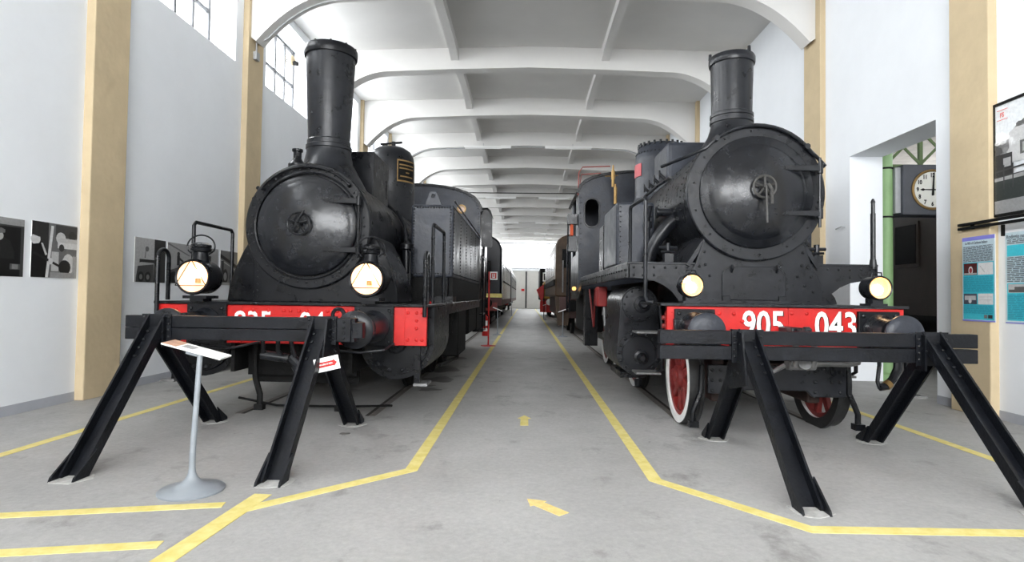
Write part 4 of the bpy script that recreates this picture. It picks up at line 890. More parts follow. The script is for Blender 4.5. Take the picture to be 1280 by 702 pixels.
for s in (-1, 1):
    x, yf, z, r = R+(.90 if s > 0 else -.87), 5.48, 1.475, .112
    o = B().lathe((x, yf, z), (0, 1, 0), [(r-.012, 0), (r, -.006), (r+.006, .01), (r+.006, .03), (r-.004, .035), (r-.004, .17), (r-.03, .20), (.05, .215), (0, .22)], 36).build('headlamp', BLK2, loco2)
    B().lathe((x, yf+.06, z), (0, -1, 0), [(0, 0), (.05, .008), (.09, .03), (.10, .055)], 32).build('reflector', REFLW, o)
    B().lathe((x, yf+.002, z), (0, -1, 0), [(0, .012), (.05, .009), (.102, 0)], 32).build('lens', LGL, o)
    B().lathe((x, yf+.05, z-.02), (0, -1, 0), [(0, .035), (.03, .030), (.05, .012), (.056, -.01)], 20).build('bulb', BULB, o)
    b = B(); b.box(x-.05, x+.05, yf+.04, yf+.16, 1.305, z-r+.01); b.box(x-.08, x+.08, yf+.02, yf+.2, 1.305, 1.325); b.build('lamp_foot', BLK2, o, smooth=0)
    B().tube([(x-.05, yf+.06, z+r-.01), (x-.045, yf+.06, z+r+.035), (x+.045, yf+.06, z+r+.035), (x+.05, yf+.06, z+r-.01)], .007, 6).build('carrying_handle', BLK2, o)
# coupling and hoses
b = B(); b.box(R-.06, R+.06, 5.2, 5.48, .98, 1.10); b.prism([(5.02, 1.03), (5.08, .95), (5.22, .98), (5.22, 1.09), (5.16, 1.10), (5.12, 1.05), (5.06, 1.12), (5.01, 1.10)], 'x', R-.03, R+.03); b.build('draw_hook', BLK2, loco2, bevel=.01)
b = B()
for dx in (-.08, .08): b.tube([(R+dx, 5.10, 1.0), (R+dx, 5.06, .88), (R+dx, 5.10, .78), (R+dx*.9, 5.2, .74)], .028, 8)
b.cyl((R-.12, 5.16, .78), (R+.12, 5.16, .78), .055, .055, 14); b.cyl((R, 5.08, .80), (R, 5.26, .76), .06, .05, 14); b.tube([(R-.12, 5.2, .76), (R-.22, 5.22, .70), (R-.28, 5.22, .76), (R-.28, 5.3, .82)], .022, 8)
b.build('screw_coupling', STEEL, loco2)
b = B(); b.tube([(R+.20, 5.52, .74), (R+.62, 5.5, .745), (R+.70, 5.5, .76), (R+.72, 5.5, .84), (R+.72, 5.5, .93)], .026, 8); b.build('brake_pipe', STEEL, loco2)
b = B(); b.tube([(R+.86, 5.45, .92), (R+.85, 5.42, .75), (R+.82, 5.40, .60), (R+.84, 5.40, .54)], .018, 8); b.tube([(R+.84, 5.40, .55), (R+.90, 5.40, .56), (R+.97, 5.42, .62), (R+1.03, 5.44, .72), (R+1.05, 5.46, .92)], .036, 10)
hs = b.build('brake_hose', BLK2, loco2)
B().cyl((R+.895, 5.40, .56), (R+.935, 5.41, .585), .042, .042, 12).build('hose_clamp', BRASS, hs)
B().tube([(R+1.12, 5.46, .95), (R+1.12, 5.46, .50), (R+1.14, 5.46, .47), (R+1.25, 5.46, .46)], .016, 8).build('step_iron', BLK2, loco2)
B().box(R+1.10, R+1.28, 5.40, 5.56, .45, .47).build('step_tread', STEEL, loco2, smooth=0)

# ================================================================== BUFFER STOPS
def channel(b, p0, p1, wdt, dep, th, face):
    """U channel from p0 to p1, open side towards `face`"""
    p0, p1 = Vector(p0), Vector(p1); d = (p1-p0).normalized(); f = Vector(face); f = (f-d*f.dot(d)).normalized(); x = d.cross(f).normalized()
    ln = (p1-p0).length; c = (p0+p1)/2
    b.obox(c-f*(dep/2-th/2), x, f, d, wdt-.002, th, ln)
    b.obox(c+x*(wdt/2-th/2), x, f, d, th, dep, ln); b.obox(c-x*(wdt/2-th/2), x, f, d, th, dep, ln)
    return b
def buffer_stop(cx, fx, yb, yf, yr, z0, z1, xb0, xb1, label):
    t = thing('buffer_stop', (cx, (yf+yr)/2, 0), label, 'buffer stop')
    zm = (z0+z1)/2; apex = z1-.01
    for i, x in enumerate(fx):
        f0 = Vector((x, yf, -.01)); f1 = Vector((x, yb-.02, apex))
        d = (f1-f0).normalized()
        b = channel(B(), f0, f1, .155, .085, .016, (0, -1, .6)); lg = b.build('front_leg', [STOPB], t, smooth=0)
        rv = B(); nf = Vector((0, -1, .6)); nf = (nf-d*nf.dot(d)).normalized()
        for k in range(5): rv.rivet(f1-d*(.06+.085*k)+Vector((.085 if x > 0 else -.085, 0, 0))*.55-nf*.02, nf, .016)
        rv.build('bolts', RIVET, lg, stuff=True)
        g0 = Vector((x, yr, -.01)); g1 = Vector((x, yb+.02, apex-.19))
        b = channel(B(), g0, g1, .15, .085, .016, (0, -1, -.4)); b.build('rear_leg', [STOPB], t, smooth=0)
        sg = 1 if i == 1 else -1
        # gusset plate with rows of small bolts, on the inner side of the frame
        gx = x+(.085 if x < 0 else (.085 if i else -.085))
        gx = x+.083*(1 if (cx < 0) else -1)
        big = abs(x) < 2.2
        gpp = [(yb-.16, apex), (yb+.10, apex+.02), (yb+.14, z0-.02), (yb+.22, z0-.20), (yb+.12, z0-.26), (yb-.26, z0-.18)] if big else [(yb-.10, apex), (yb+.08, apex+.01), (yb+.08, z0-.06), (yb-.10, z0-.06)]
        gp = B().prism(gpp, 'x', gx-.008, gx+.008).build('gusset_plate', STOPB, t, smooth=0)
        rv = B(); random.seed(5+i)
        for k in range(18 if big else 5): rv.rivet((gx+(.008 if cx < 0 else -.008), yb-.12+(.22 if big else .16)*random.random(), z0-(.18 if big else .03)+(.36 if big else .2)*random.random()), (1 if cx < 0 else -1, 0, 0), .011)
        rv.build('bolts', RIVET, gp, stuff=True)
        # face plate carrying the bolts where legs and beam meet
        fpz = B().box(x-.13, x+.13, yb-.055, yb-.043, z0-.02, z1+.015).build('face_plate', STOPB, t, smooth=0)
        rv = B()
        for sx in (-.108, .108):
            for k in range(4): rv.rivet((x+sx, yb-.056, z0+.03+.055*k), (0, -1, 0), .014)
        rv.build('bolts', RIVET, fpz, stuff=True)
        # feet
        for (fy, s_) in ((yf, -1), (yr, 1)):
            for sx in (-1, 1):
                xx = x+sx*.085
                B().prism([(fy-s_*.02+s_*.02, -.01), (fy+s_*.10, -.01), (fy+s_*.09, .035), (fy-s_*.10, .17)] if s_ > 0 else [(fy-.11, -.01), (fy+.04, -.01), (fy+.12, .18), (fy-.09, .03)], 'x', xx-.007, xx+.007).build('foot_gusset', STOPB, t, smooth=0)
            B().prism([(x+(.12+.04*random.random())*math.cos(q_*PI/6), fy+(.11+.05*random.random())*math.sin(q_*PI/6)) for q_ in range(12)], 'z', -.01, .004).build('grout_patch', mat('pale_grout', (.44, .435, .42), .9, 0, .25, 20), t, smooth=0)
    zg = zm; hg = .002 if cx < 0 else .006
    for (a, c_) in ((zg+hg, z1), (z0, zg-hg)):
        B().box(xb0, xb1, yb-.042, yb+.06, a, c_).build('cross_beam', STOPB, t, smooth=0, bevel=.006)
    return t
ls = buffer_stop(-2.51, (-3.24, -1.78), 4.98, 4.04, 5.90, .925, 1.135, -3.53, -1.49, 'black riveted steel buffer stop with slanted legs standing beside the grey pedestal info stand')
b = B(); b.box(-1.64, -1.52, 4.915, 4.94, .93, 1.13); b.box(-1.51, -1.42, 4.93, 5.02, .96, 1.10); b.build('end_bracket', STOPB, ls, smooth=0, bevel=.006)
b = B()
for k in range(4): b.rivet((-1.58, 4.914, .96+.048*k), (0, -1, 0), .014)
b.build('bolts', RIVET, ls, stuff=True)
rs = buffer_stop(2.55, (1.84, 3.34), 4.82, 3.74, 5.60, .845, 1.085, 1.12, 3.72, 'black riveted steel buffer stop with slanted legs in front of locomotive 905 043')
# arrow sign hung on the left stop
t = thing('direction_sign', (-1.645, 4.70, .70), 'small white sign with red arrow fixed on the buffer stop leg', 'sign')
so = Vector((-1.645, 4.70, .765)); xd = Vector((.985, .10, .235)).normalized(); nd = Vector((.10, -1, .05)); nd = (nd-xd*nd.dot(xd)).normalized(); yd = nd.cross(xd)
B().obox(so, xd, yd, nd, .205, .115, .006).build('plate', WHT, t, smooth=0)
sgn = bpy.data.objects
def on(u, v, h=.005): return so+xd*u+yd*v+nd*h
pa = [(-.075, -.022), (.055, -.022), (.055, -.032), (.085, 0), (.055, .032), (.055, .022), (-.075, .022)]
vs = [on(u, v, .003) for u, v in pa]+[on(u, v, .0045) for u, v in pa]; n = len(pa)
ar = B().add(vs, [tuple(range(n))[::-1], tuple(range(n, 2*n))]+[(i, (i+1) % n, n+(i+1) % n, n+i) for i in range(n)]).build('red_arrow', RED, t, smooth=0)
text('sign_lettering', 'PERCORSO DI VISITA', .0165, WHT, ar, on(-.008, 0, .006), xd, yd, .72, .0006, .0005)

# ================================================================== INFO STANDS, EXTINGUISHER
t = thing('info_stand', (-2.25, 3.84, 0), 'grey pedestal info stand with round base and small tilted panel', 'info stand')
B().lathe((-2.25, 3.84, 0), (0, 0, 1), [(0, 0), (.205, 0), (.207, .012), (.195, .022), (.12, .040), (.065, .062), (.040, .088), (.026, .12), (.021, .16), (.020, .26)], 48).build('base', GRAYST, t)
B().cyl((-2.25, 3.84, .25), (-2.262, 3.92, .93), .019, .018, 16).build('pole', GRAYST, t)
A, Bc, Cc, Dd = Vector((-2.515, 3.86, .985)), Vector((-2.52, 4.05, 1.0)), Vector((-2.10, 4.05, .90)), Vector((-2.10, 3.86, .882))
xd = (Dd-A).normalized(); yd = (Bc-A); yd = (yd-xd*yd.dot(xd)).normalized(); nd = xd.cross(yd)
pc = (A+Bc+Cc+Dd)/4
pn = B().obox(pc, xd, yd, nd, .43, .15, .012).build('panel', WHT, t, smooth=0, bevel=.002)
B().obox(pc-xd*.16+nd*.0068, xd, yd, nd, .10, .146, .002).build('header_band', mat('copper_print', (.45, .25, .16), .5, 0, .3, 20), pn, smooth=0)
B().obox(pc-xd*.05+nd*.0068, xd, yd, nd, .08, .07, .002).build('printed_photo', g(.3), pn, smooth=0)
B().obox(pc-nd*.02, xd, yd, nd, .10, .08, .03).build('panel_bracket', GRAYST, t, smooth=0)
def small_stand(x, y, label):
    t = thing('info_stand', (x, y, 0), label, 'info stand')
    B().lathe((x, y, 0), (0, 0, 1), [(0, 0), (.17, 0), (.16, .02), (.03, .05), (.02, .12)], 20).build('base', GRAYST, t)
    B().cyl((x, y, .08), (x, y, .86), .018, .018, 10).build('pole', GRAYST, t)
    s = -1 if x < 0 else 1
    xd = Vector((-s, 0, -.38)).normalized(); nd = Vector((-s*.38, 0, 1)).normalized(); yd = nd.cross(xd)
    B().obox((x, y, .89), xd, yd, nd, .34, .42, .012).build('panel', WHT, t, smooth=0)
small_stand(-.97, 19.6, 'small white panel info stand behind the red extinguisher post')
small_stand(1.25, 19.2, 'small white panel info stand beside the brown electric locomotive')
small_stand(-.95, 38, 'distant small info stand between the dark railcar and dark coach')
small_stand(1.15, 33, 'distant small info stand beside the yellow and red shunter')
t = thing('extinguisher_post', (-1.0, 15.35, 0), 'slim red post with round foot and fire extinguisher sign', 'post')
B().lathe((-1.0, 15.35, 0), (0, 0, 1), [(0, 0), (.20, 0), (.20, .012), (.03, .03)], 28).build('foot', RED, t)
B().cyl((-1.0, 15.35, .02), (-1.0, 15.35, 2.0), .022, .022, 12).build('pole', RED, t)
sg = B().box(-.985, -.775, 15.345, 15.355, 1.78, 2.0).build('sign', WHT, t, smooth=0)
B().box(-.955, -.805, 15.340, 15.346, 1.815, 1.965).build('red_panel', RED, sg, smooth=0); B().box(-.915, -.845, 15.336, 15.341, 1.835, 1.945).build('white_pictogram', WHT, sg, smooth=0); B().box(-.895, -.865, 15.333, 15.337, 1.855, 1.945).build('red_pictogram', RED, sg, smooth=0)
B().box(-1.09, -.99, 15.33, 15.37, .45, .48).build('bracket', RED, t, smooth=0); B().box(-1.09, -.99, 15.33, 15.37, .75, .78).build('bracket', RED, t, smooth=0)
t = thing('fire_extinguisher', (-1.11, 15.33, .27), 'red fire extinguisher with black hose hung on the red post', 'fire extinguisher')
B().lathe((-1.09, 15.32, 0), (0, 0, 1), [(0, .27), (.08, .27), (.085, .29), (.085, .72), (.07, .78), (.03, .82), (.025, .86), (0, .86)], 24).build('cylinder', RED, t)
B().box(-1.15, -1.05, 15.30, 15.34, .85, .89).build('valve', SOOT, t, smooth=0); B().tube([(-1.08, 15.32, .87), (-1.0, 15.28, .80), (-1.02, 15.27, .5), (-1.04, 15.27, .42)], .012, 8).build('hose', SOOT, t)
curved_plate((-1.09, 15.32), .086, -130, -40, .40, .48, .003).build('paper_label', WHT, t); curved_plate((-1.09, 15.32), .086, -130, -40, .55, .68, .003).build('paper_label', WHT, t)

# ================================================================== WALL PICTURES
def picture(label, side, y0, y1, z0, z1, shapes, base, border=.0, cat='photograph', name='photo_print', X=None, group=None):
    X = X if X is not None else (XL if side > 0 else XR)
    def pt(u, v, h):
        yy = y0+(y1-y0)*u
        return (X+side*h, yy, z0+(z1-z0)*v)
    t = B().box(min(X+side*.0005, X+side*.008), max(X+side*.0005, X+side*.008), min(y0, y1), max(y0, y1), z0, z1).build(name, WHT, None, smooth=0)
    tag(t, label, cat, group)
    b = B(); mats = []
    allsh = [([(border, border), (1-border, border), (1-border, 1-border), (border, 1-border)], base)]+shapes
    for i, (poly, M) in enumerate(allsh):
        if isinstance(M, (int, float)): M = g(M)
        if M not in mats: mats.append(M)
        b.cur = mats.index(M); h = .0086+.0003*min(i, 22); b.add([pt(u, v, h) for u, v in poly], [tuple(range(len(poly)))])
    pr = b.build('print', mats, t, smooth=0)
    return t, pt
def rect(u0, u1, v0, v1): return [(u0, v0), (u1, v0), (u1, v1), (u0, v1)]
def circ(u, v, ru, rv, n=14, a0=0, a1=360): return [(u+ru*math.cos(math.radians(a0+(a1-a0)*i/n)), v+rv*math.sin(math.radians(a0+(a1-a0)*i/n))) for i in range(n if a1-a0 == 360 else n+1)]
Q1 = [(rect(0, 1, .88, 1), .30), (rect(.0, .95, .0, .85), .012), ([(.56, .52), (.62, .62), (.72, .66), (.80, .60), (.86, .42), (.86, .3), (.56, .3)], .02), (circ(.64, .68, .06, .075), .42), ([(.56, .70), (.72, .74), (.72, .79), (.66, .82), (.60, .78)], .15), (rect(.48, .60, .08, .36), .62), (rect(.50, .58, .2, .24), .2), (rect(.80, .95, .12, .22), .08), (rect(.83, .92, .13, .21), .2)]
picture('monochrome photo of a driver in a flat cap inside a dark cab', 1, 5.25, 6.07, 1.484, 2.105, Q1, .05)
Q2 = [(rect(0, .35, 0, 1), .03), (circ(.08, .68, .10, .10), .60), ([(0, .76), (.16, .72), (.18, .80), (.08, .86), (0, .86)], .03), ([(0, .58), (.2, .62), (.36, .32), (.34, 0), (0, 0)], .015), ([(.19, .62), (.23, .62), (.33, .42), (.29, .40)], .55), ([(.30, 0), (.36, 0), (.46, .95), (.40, .95)], .65), (rect(.50, 1, .76, .98), .06), (circ(.62, .74, .11, .11), .55), (circ(.88, .80, .09, .09), .04), (rect(.55, 1, .55, .66), .62), (circ(.64, .56, .06, .07), .05), (rect(.6, 1, .66, .74), .5), (rect(.42, .58, .12, .48), .5), (circ(.80, .26, .14, .20), .62), (circ(.72, .20, .14, .14), .02), (rect(.9, 1, 0, .42), .35), (rect(.40, .95, 0, .1), .30), ([(.02, .42), (.05, .46), (.60, .24), (.58, .20)], .02), (circ(.40, .30, .05, .06), .6)]
picture('monochrome photo of a stoker shovelling beside boiler pipes', 1, 6.165, 6.80, 1.488, 2.118, Q2, .16)
Q3 = [(rect(.62, 1, 0, 1), .04), ([(.3, .55), (.34, .8), (.36, .8), (.34, .55)], .2), (circ(.38, .76, .06, .06), .15), (rect(.15, .7, .44, .52), .03), ([(.05, .1), (.1, .36), (.6, .42), (.62, 0), (.05, 0)], .07), (rect(.18, .6, .42, .45), .4), (circ(.2, .12, .1, .12), .02), (circ(.42, .12, .1, .12), .02), (circ(.2, .12, .05, .06), .2), (circ(.42, .12, .05, .06), .2)]
picture('monochrome photo of an old locomotive by a pale sky', 1, 7.83, 8.51, 1.475, 2.11, Q3, .42)
Q4 = [([(0, .3), (.3, .45), (.55, .35), (1, .5), (1, 0), (0, 0)], .10), (rect(.17, .22, .45, .70), .03), (circ(.195, .74, .025, .05), .03), ([(.21, .66), (.32, .54), (.31, .5), (.2, .6)], .03), ([(0, .95), (.4, .7), (.4, .73), (.02, .98)], .15), (rect(.66, .84, .35, .78), .06), (circ(.75, .5, .12, .2), .04), (rect(.5, 1, .3, .36), .03), (circ(.12, .15, .08, .14), .02)]
picture('wide monochrome photo of a worker standing on a locomotive', 1, 8.555, 9.99, 1.475, 2.105, Q4, .36)
Q5 = [([(0, .9), (1, .6), (1, .5), (0, .8)], .02), ([(0, .75), (1, .45), (1, .42), (0, .72)], .5), (rect(.1, .2, 0, .7), .03), (circ(.3, .25, .16, .22), .03), (circ(.3, .25, .09, .12), .3), (circ(.7, .25, .16, .22), .03), (circ(.7, .25, .09, .12), .3), (rect(0, 1, .0, .08), .4)]
picture('monochrome photo of locomotive wheels and rods', 1, 10.06, 10.66, 1.475, 2.10, Q5, .18)
# framed enlargement on the right wall
t = thing('framed_photo', (XR-.02, 5.4, 2.33), 'large black framed photo of a station building and trees', 'framed photo')
fy0, fy1, fz0, fz1 = 6.78, 4.7, 2.345, 3.665
X = XR
b = B()
for (a, c, z0, z1) in ((fy1, fy0, fz0, fz0+.03), (fy1, fy0, fz1-.03, fz1), (fy0-.03, fy0, fz0, fz1), (fy1, fy1+.03, fz0, fz1)): b.box(X-.05, X+.004, a, c, z0, z1)
b.build('frame', SOOT, t, smooth=0)
def fpt(u, v, h): return (X-.03-h, fy0-.03+(fy1-fy0+.06)*u, fz0+.03+(fz1-fz0-.06)*v)
shp = [(rect(0, 1, 0, 1), g(.88, (.93, .97, 1))), (circ(.08, .56, .12, .11), g(.22)), (circ(.22, .66, .13, .14), g(.24)), (circ(.45, .62, .2, .15), g(.2)), ([(.10, .45), (.10, .72), (.14, .75), (.55, .75), (.55, .42)], g(.62)), (rect(.17, .26, .50, .62), g(.12)), (rect(.185, .245, .52, .60), g(.45)), (rect(0, .12, .33, .54), g(.03)), (rect(.06, .11, .42, .50), g(.4)), (rect(0, 1, .28, .34), g(.35)), (rect(0, 1, .12, .30), g(.035, (.8, 1, .95))), (rect(0, 1, 0, .12), g(.30)), ([(0, .38), (1, .44), (1, .455), (0, .395)], g(.05)), ([(0, .33), (1, .36), (1, .37), (0, .34)], g(.05))]
for u in (.06, .12, .2, .3, .42): shp.append((rect(u, u+.008, .22, .44), g(.05)))
random.seed(11)
for i in range(70):
    u, v = random.choice(((.08, .58), (.22, .70), (.45, .66))); shp.insert(4, (circ(u+random.uniform(-.1, .1), v+random.uniform(-.09, .09), .022, .024, 7), g(random.choice((.1, .3, .5, .65)))))
b = B(); mats = []
for i, (poly, M) in enumerate(shp):
    if M not in mats: mats.append(M)
    b.cur = mats.index(M); b.add([fpt(u, v, .00018*i) for u, v in poly], [tuple(range(len(poly)))])
pr = b.build('print', mats, t, smooth=0)
redink = mat('red_ink', (.75, .12, .10), .5)
text('print_logo', 'FS', .075, redink, pr, fpt(.056, .90, .0175), (0, -1, 0), (0, 0, 1), .8, .002, .0005)
for v in (.945, .855): B().add([fpt(.022, v, .018), fpt(.095, v, .018), fpt(.095, v+.006, .018), fpt(.022, v+.006, .018)], [(0, 1, 2, 3)]).build('print_rule', redink, pr, smooth=0)
B().add([fpt(0, 0, .025), fpt(1, 0, .025), fpt(1, 1, .025), fpt(0, 1, .025)], [(0, 1, 2, 3)]).build('glazing', glass('picture_glass', (1, 1, 1), .05), t, smooth=0)
t = thing('picture_rail', (XRP-.04, 5.8, 2.24), 'double black rail fixed along the wall under the framed photo', 'rail')
for z in (2.285, 2.235): B().box(XRP-.05, XRP-.015, 4.3, 7.19, z, z+.032).build('bar', SOOT, t, smooth=0, bevel=.004)
for y in (7.0, 5.6): B().box(XRP-.02, XR+.002 if y < 6.5 else XRP+.002, y-.02, y+.02, 2.235, 2.317).build('rail_bracket', SOOT, t, smooth=0)
B().box(XR-.02, XR+.002, 6.665, 6.70, 2.12, 2.25).build('hanging_clip', SOOT, t, smooth=0)
TEAL = mat('teal_print', (.06, .56, .68), .4, 0, .08, 40); PALE = mat('pale_blue_print', (.60, .74, .80), .4, 0, .05, 30); INK = mat('grey_text_ink', (.16, .20, .23), .5); BLUEB = mat('blue_border', (.25, .25, .75), .4); INKT = mat('teal_text_ink', (.04, .38, .50), .5)
def lines(u0, u1, v0, v1, n, M, seed):
    random.seed(seed); out = []
    for i in range(n):
        v = v1-(v1-v0)*(i+.5)/n; h = (v1-v0)/n*.28; u = u0
        while u < u1-.01:
            wv = min(random.uniform(.05, .16), u1-u); out.append((rect(u, u+wv, v-h, v+h), M)); u += wv+.018
    return out
s1 = [(rect(.03, .97, .012, .95), PALE), (rect(.03, .97, .02, .695), TEAL), (rect(0, 1, .955, 1), BLUEB), (rect(0, 1, 0, .015), BLUEB), (rect(.05, .47, .545, .685), g(.06, (1.6, .5, .5))), (circ(.27, .60, .07, .05), g(.7)), (circ(.27, .60, .045, .032), mat('photo_red', (.4, .04, .04), .5)), (rect(.06, .46, .55, .57), g(.45)), (rect(.06, .46, .655, .68), mat('photo_dkred', (.12, .01, .01), .5)), (rect(.50, .95, .545, .685), g(.75)), ([(.55, .65), (.58, .65), (.72, .57), (.69, .57)], g(.55)), (rect(.05, .46, .20, .325), g(.10, (.8, .9, 1.2))), (rect(.08, .43, .25, .30), g(.5)), (circ(.25, .24, .05, .03), g(.6)), (rect(.50, .95, .20, .325), g(.74)), (rect(.54, .91, .25, .253), g(.4)), (rect(.54, .91, .285, .288), g(.4)), (rect(.68, .78, .04, .08), g(.2)), (rect(.80, .93, .04, .08), g(.04))]
s1 += lines(.05, .95, .70, .89, 11, INK, 1)+lines(.05, .95, .345, .53, 11, INKT, 2)+lines(.05, .95, .09, .19, 6, INKT, 3)
p1, pt1 = picture('tall turquoise info poster with wheel photo on the ochre pilaster', -1, 7.165, 6.675, 1.125, 2.143, s1, PALE, 0, 'poster', 'info_poster', XRP)
text('poster_title', 'La 905 e il Carbone Italiano', .042, INK, p1, pt1(.46, .925, .017), (0, -1, 0), (0, 0, 1), .72, .0012, .0003)
s2 = [(rect(.02, .98, .015, .97), PALE), (rect(.03, .97, .735, .86), TEAL), (rect(.03, .97, .03, .44), TEAL), (rect(0, 1, 0, .012), BLUEB), (rect(.05, .47, .335, .43), g(.5)), (rect(.06, .46, .34, .37), g(.1)), (rect(.16, .40, .36, .40), g(.12)), (rect(.52, .95, .335, .43), g(.3))]
s2 += lines(.04, .95, .87, .925, 3, INK, 4)+lines(.04, .95, .45, .73, 14, INK, 5)+lines(.05, .95, .05, .32, 14, INKT, 6)
p2, pt2 = picture('pale turquoise info poster with long text on the white wall', -1, 6.655, 5.9, 1.12, 2.15, s2, PALE, 0, 'poster', 'info_poster', XR)
text('poster_title', 'Rodiggio nelle locomotive', .062, INK, p2, pt2(.03, .95, .017), (0, -1, 0), (0, 0, 1), .8, .0012, .0003, 'LEFT')
# thin wall pipe end near the smokebox on the right wall
tag(B().tube([(XR+.005, 9.95, 2.62), (XR-.05, 9.98, 2.63), (XR-.08, 10.1, 2.60)], .012, 6).build('wall_hook', GALV), 'thin bent grey hook fixed on the white wall', 'hook')

# ================================================================== ROLLING STOCK FURTHER BACK
def bogie(root, cx, y, M=SOOT):
    for dy in (-.95, .95):
        for s in (-1, 1): B().cyl((cx+s*.68, y+dy, .46), (cx+s*.80, y+dy, .46), .46, .46, 24).build('wheel', M, root)
    for s in (-1, 1): B().box(min(cx+s*.84, cx+s*.98), max(cx+s*.84, cx+s*.98), y-1.5, y+1.5, .40, .75).build('bogie_frame', M, root, bevel=.03)
def coach(name, label, cat, cx, y0, y1, hw, zb, zs, zc, Mb, Ms, Mlow, stripe, win):
    t = thing(name, (cx, (y0+y1)/2, 0), label, cat)
    bd = B().prism(cab_poly(cx, hw, zb, zs, zc, 16), 'y', y0, y1).build('body', Mb, t, smooth=40, bevel=.08)
    for s in (-1, 1):
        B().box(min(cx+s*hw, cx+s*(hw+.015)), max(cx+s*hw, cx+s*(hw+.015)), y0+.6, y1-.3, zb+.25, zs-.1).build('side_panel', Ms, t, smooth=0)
        y = y0+1.1
        while y < y1-1.4:
            w_ = B().box(min(cx+s*(hw+.01), cx+s*(hw+.03)), max(cx+s*(hw+.01), cx+s*(hw+.03)), y, y+.95, win[0], win[1]).build('window', SOOT, t, smooth=0)
            B().box(min(cx+s*(hw+.028), cx+s*(hw+.034)), max(cx+s*(hw+.028), cx+s*(hw+.034)), y+.06, y+.89, win[0]+.06, win[1]-.06).build('pane', DGLASS, w_, smooth=0)
            y += 1.35
    for s in (-1, 1):
        w_ = B().box(cx+s*.62-.36, cx+s*.62+.36, y0-.02, y0+.03, win[0]-.05, win[1]+.05).build('end_window', SOOT, t, smooth=0)
        B().box(cx+s*.62-.30, cx+s*.62+.30, y0-.026, y0-.015, win[0], win[1]).build('pane', DGLASS, w_, smooth=0)
    if stripe: B().box(cx-hw-.012, cx+hw+.012, y0-.012, y0+.55, stripe[0], stripe[1]).build('stripe', YEL, t, smooth=0)
    B().box(cx-hw-.005, cx+hw+.005, y0-.006, y1, zb, zb+.32).build('lower_band', Mlow, t, smooth=0)
    B().box(cx-1.25, cx+1.25, y0-.05, y0+.1, zb-.22, zb+.12).build('buffer_beam', DRED, t, smooth=0)
    for s in (-1, 1): B().lathe((cx+s*.875, y0-.05, 1.05), (0, -1, 0), [(.12, 0), (.10, .3), (.06, .32), (.06, .45), (.2, .47), (.2, .50), (0, .51)], 20).build('buffer', SOOT, t)
    B().box(cx-1.1, cx+1.1, y0+.3, y1-.3, .65, zb).build('underframe', SOOT, t, smooth=0)
    bogie(t, cx, y0+2.4); bogie(t, cx, y1-2.4)
    return t
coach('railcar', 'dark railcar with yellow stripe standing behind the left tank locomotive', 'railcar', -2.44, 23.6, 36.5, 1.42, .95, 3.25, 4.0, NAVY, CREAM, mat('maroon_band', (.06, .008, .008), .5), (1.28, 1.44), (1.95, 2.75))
coach('passenger_coach', 'dark coach parked behind the yellow striped railcar', 'coach', -2.44, 38.6, 58, 1.42, .95, 3.0, 3.75, NAVY, NAVY, mat('maroon_band', (.06, .008, .008), .5), None, (1.95, 2.7))
# brown electric locomotive
t = thing('electric_locomotive', (2.46, 24, 0), 'brown electric locomotive standing behind locomotive 905 043', 'locomotive')
cx = 2.46; hw = 1.45; y0, y1 = 19.7, 30.5
B().prism(cab_poly(cx, hw, 1.35, 3.15, 3.62, 12), 'y', y0, y1).build('body', BROWN, t, smooth=40, bevel=.05)
for s in (-1, 1):
    w_ = B().box(cx+s*.95-.28, cx+s*.95+.28, y0-.02, y0+.02, 2.35, 3.0).build('cab_window', SOOT, t, smooth=0); B().box(cx+s*.95-.22, cx+s*.95+.22, y0-.026, y0-.015, 2.41, 2.94).build('pane', DGLASS, w_, smooth=0)
    B().tube([(cx+s*1.2, y0-.06, 1.5), (cx+s*1.2, y0-.06, 2.6)], .025, 6).build('handrail', STEEL, t)
    B().tube([(cx+s*.6, y0-.06, 1.5), (cx+s*.6, y0-.06, 2.4)], .025, 6).build('handrail', STEEL, t)
    y = y0+1.0
    for i in range(6):
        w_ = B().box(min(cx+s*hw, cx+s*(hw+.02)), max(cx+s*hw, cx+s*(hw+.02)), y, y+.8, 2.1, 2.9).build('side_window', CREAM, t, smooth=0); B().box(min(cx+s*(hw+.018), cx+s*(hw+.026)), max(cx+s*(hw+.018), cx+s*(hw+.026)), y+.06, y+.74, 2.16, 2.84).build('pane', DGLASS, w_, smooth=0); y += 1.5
    B().box(min(cx+s*hw, cx+s*(hw+.05)), max(cx+s*hw, cx+s*(hw+.05)), y0+.2, y1, 1.75, 1.95).build('louvre_band', SOOT, t, smooth=0)
    B().prism([(cx+s*.85, 1.35), (cx+s*1.45, 1.35), (cx+s*1.35, .35), (cx+s*1.0, .35)], 'y', y0+.1, y0+.4).build('step_support', BROWN, t, smooth=0)
    B().lathe((cx+s*.875, y0, 1.05), (0, -1, 0), [(.12, 0), (.10, .3), (.06, .32), (.06, .45), (.2, .47), (.2, .50), (0, .51)], 20).build('buffer', SOOT, t)
B().box(cx-1.3, cx+1.3, y0+.02, y0+.2, .85, 1.35).build('buffer_beam', mat('brown_red', (.07, .025, .02), .5), t, smooth=0)
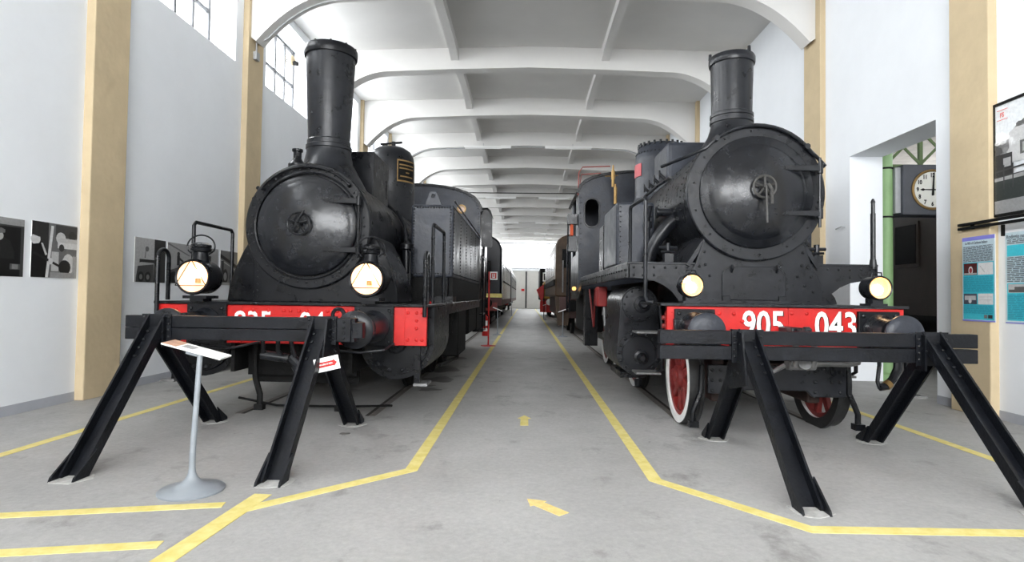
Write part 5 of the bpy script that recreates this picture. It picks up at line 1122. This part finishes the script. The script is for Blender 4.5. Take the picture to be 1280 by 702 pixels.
B().box(cx-1.2, cx+1.2, y0+.4, y1-.3, .6, 1.35).build('underframe', mat('brown_red', (.07, .025, .02), .5), t, smooth=0)
B().lathe((cx, y0, 3.2), (0, -1, 0), [(.13, 0), (.14, .15), (.11, .16), (0, .14)], 20).build('headlight', STEEL, t)
bogie(t, cx, y0+2.4); bogie(t, cx, y1-2.4)
# yellow / red shunter far behind
t = thing('shunting_locomotive', (2.35, 40, 0), 'small yellow and red shunter far along the right track', 'locomotive')
cx = 2.35; y0, y1 = 36.5, 44
mustard = mat('mustard_paint', (.42, .24, .04), .5)
B().box(cx-1.2, cx+1.2, y0, y0+3.0, 1.2, 2.3).build('bonnet', mustard, t, smooth=0, bevel=.06)
cbn = B().box(cx-1.4, cx+1.4, y0+3.0, y1, 1.1, 3.3).build('cab', SOOT, t, smooth=0, bevel=.06)
for s in (-1, 1):
    w_ = B().box(cx+s*.8-.4, cx+s*.8+.4, y0+2.96, y0+3.02, 2.4, 3.0).build('cab_window', WHT, t, smooth=0); B().box(cx+s*.8-.34, cx+s*.8+.34, y0+2.95, y0+2.97, 2.46, 2.94).build('pane', DGLASS, w_, smooth=0)
    for yy in (y0+1.3, y0+3.6, y0+5.9): B().cyl((cx+s*.68, yy, .5), (cx+s*.8, yy, .5), .5, .5, 20).build('wheel', SOOT, t)
    B().lathe((cx+s*.875, y0-.1, 1.0), (0, -1, 0), [(.12, 0), (.10, .3), (.06, .32), (.06, .45), (.2, .47), (.2, .50), (0, .51)], 20).build('buffer', WHT, t)
B().box(cx-1.45, cx+1.45, y0-.12, y0+.05, .35, 1.05).build('buffer_beam', RED, t, smooth=0); B().box(cx-1.25, cx+1.25, y0, y1, .5, 1.15).build('frame', DRED, t, smooth=0)
t = thing('flag_pole', (1.1, 34.52, 0), 'red warning flag on a dark pole beside the far yellow shunter', 'flag')
B().prism([(.62, 1.75), (1.09, 2.1), (1.09, 1.35), (.95, 1.0)], 'y', 34.5, 34.54).build('flag', RED, t, smooth=0)
B().tube([(1.1, 34.52, 0), (1.08, 34.52, 2.15)], .025, 8).build('pole', SOOT, t)
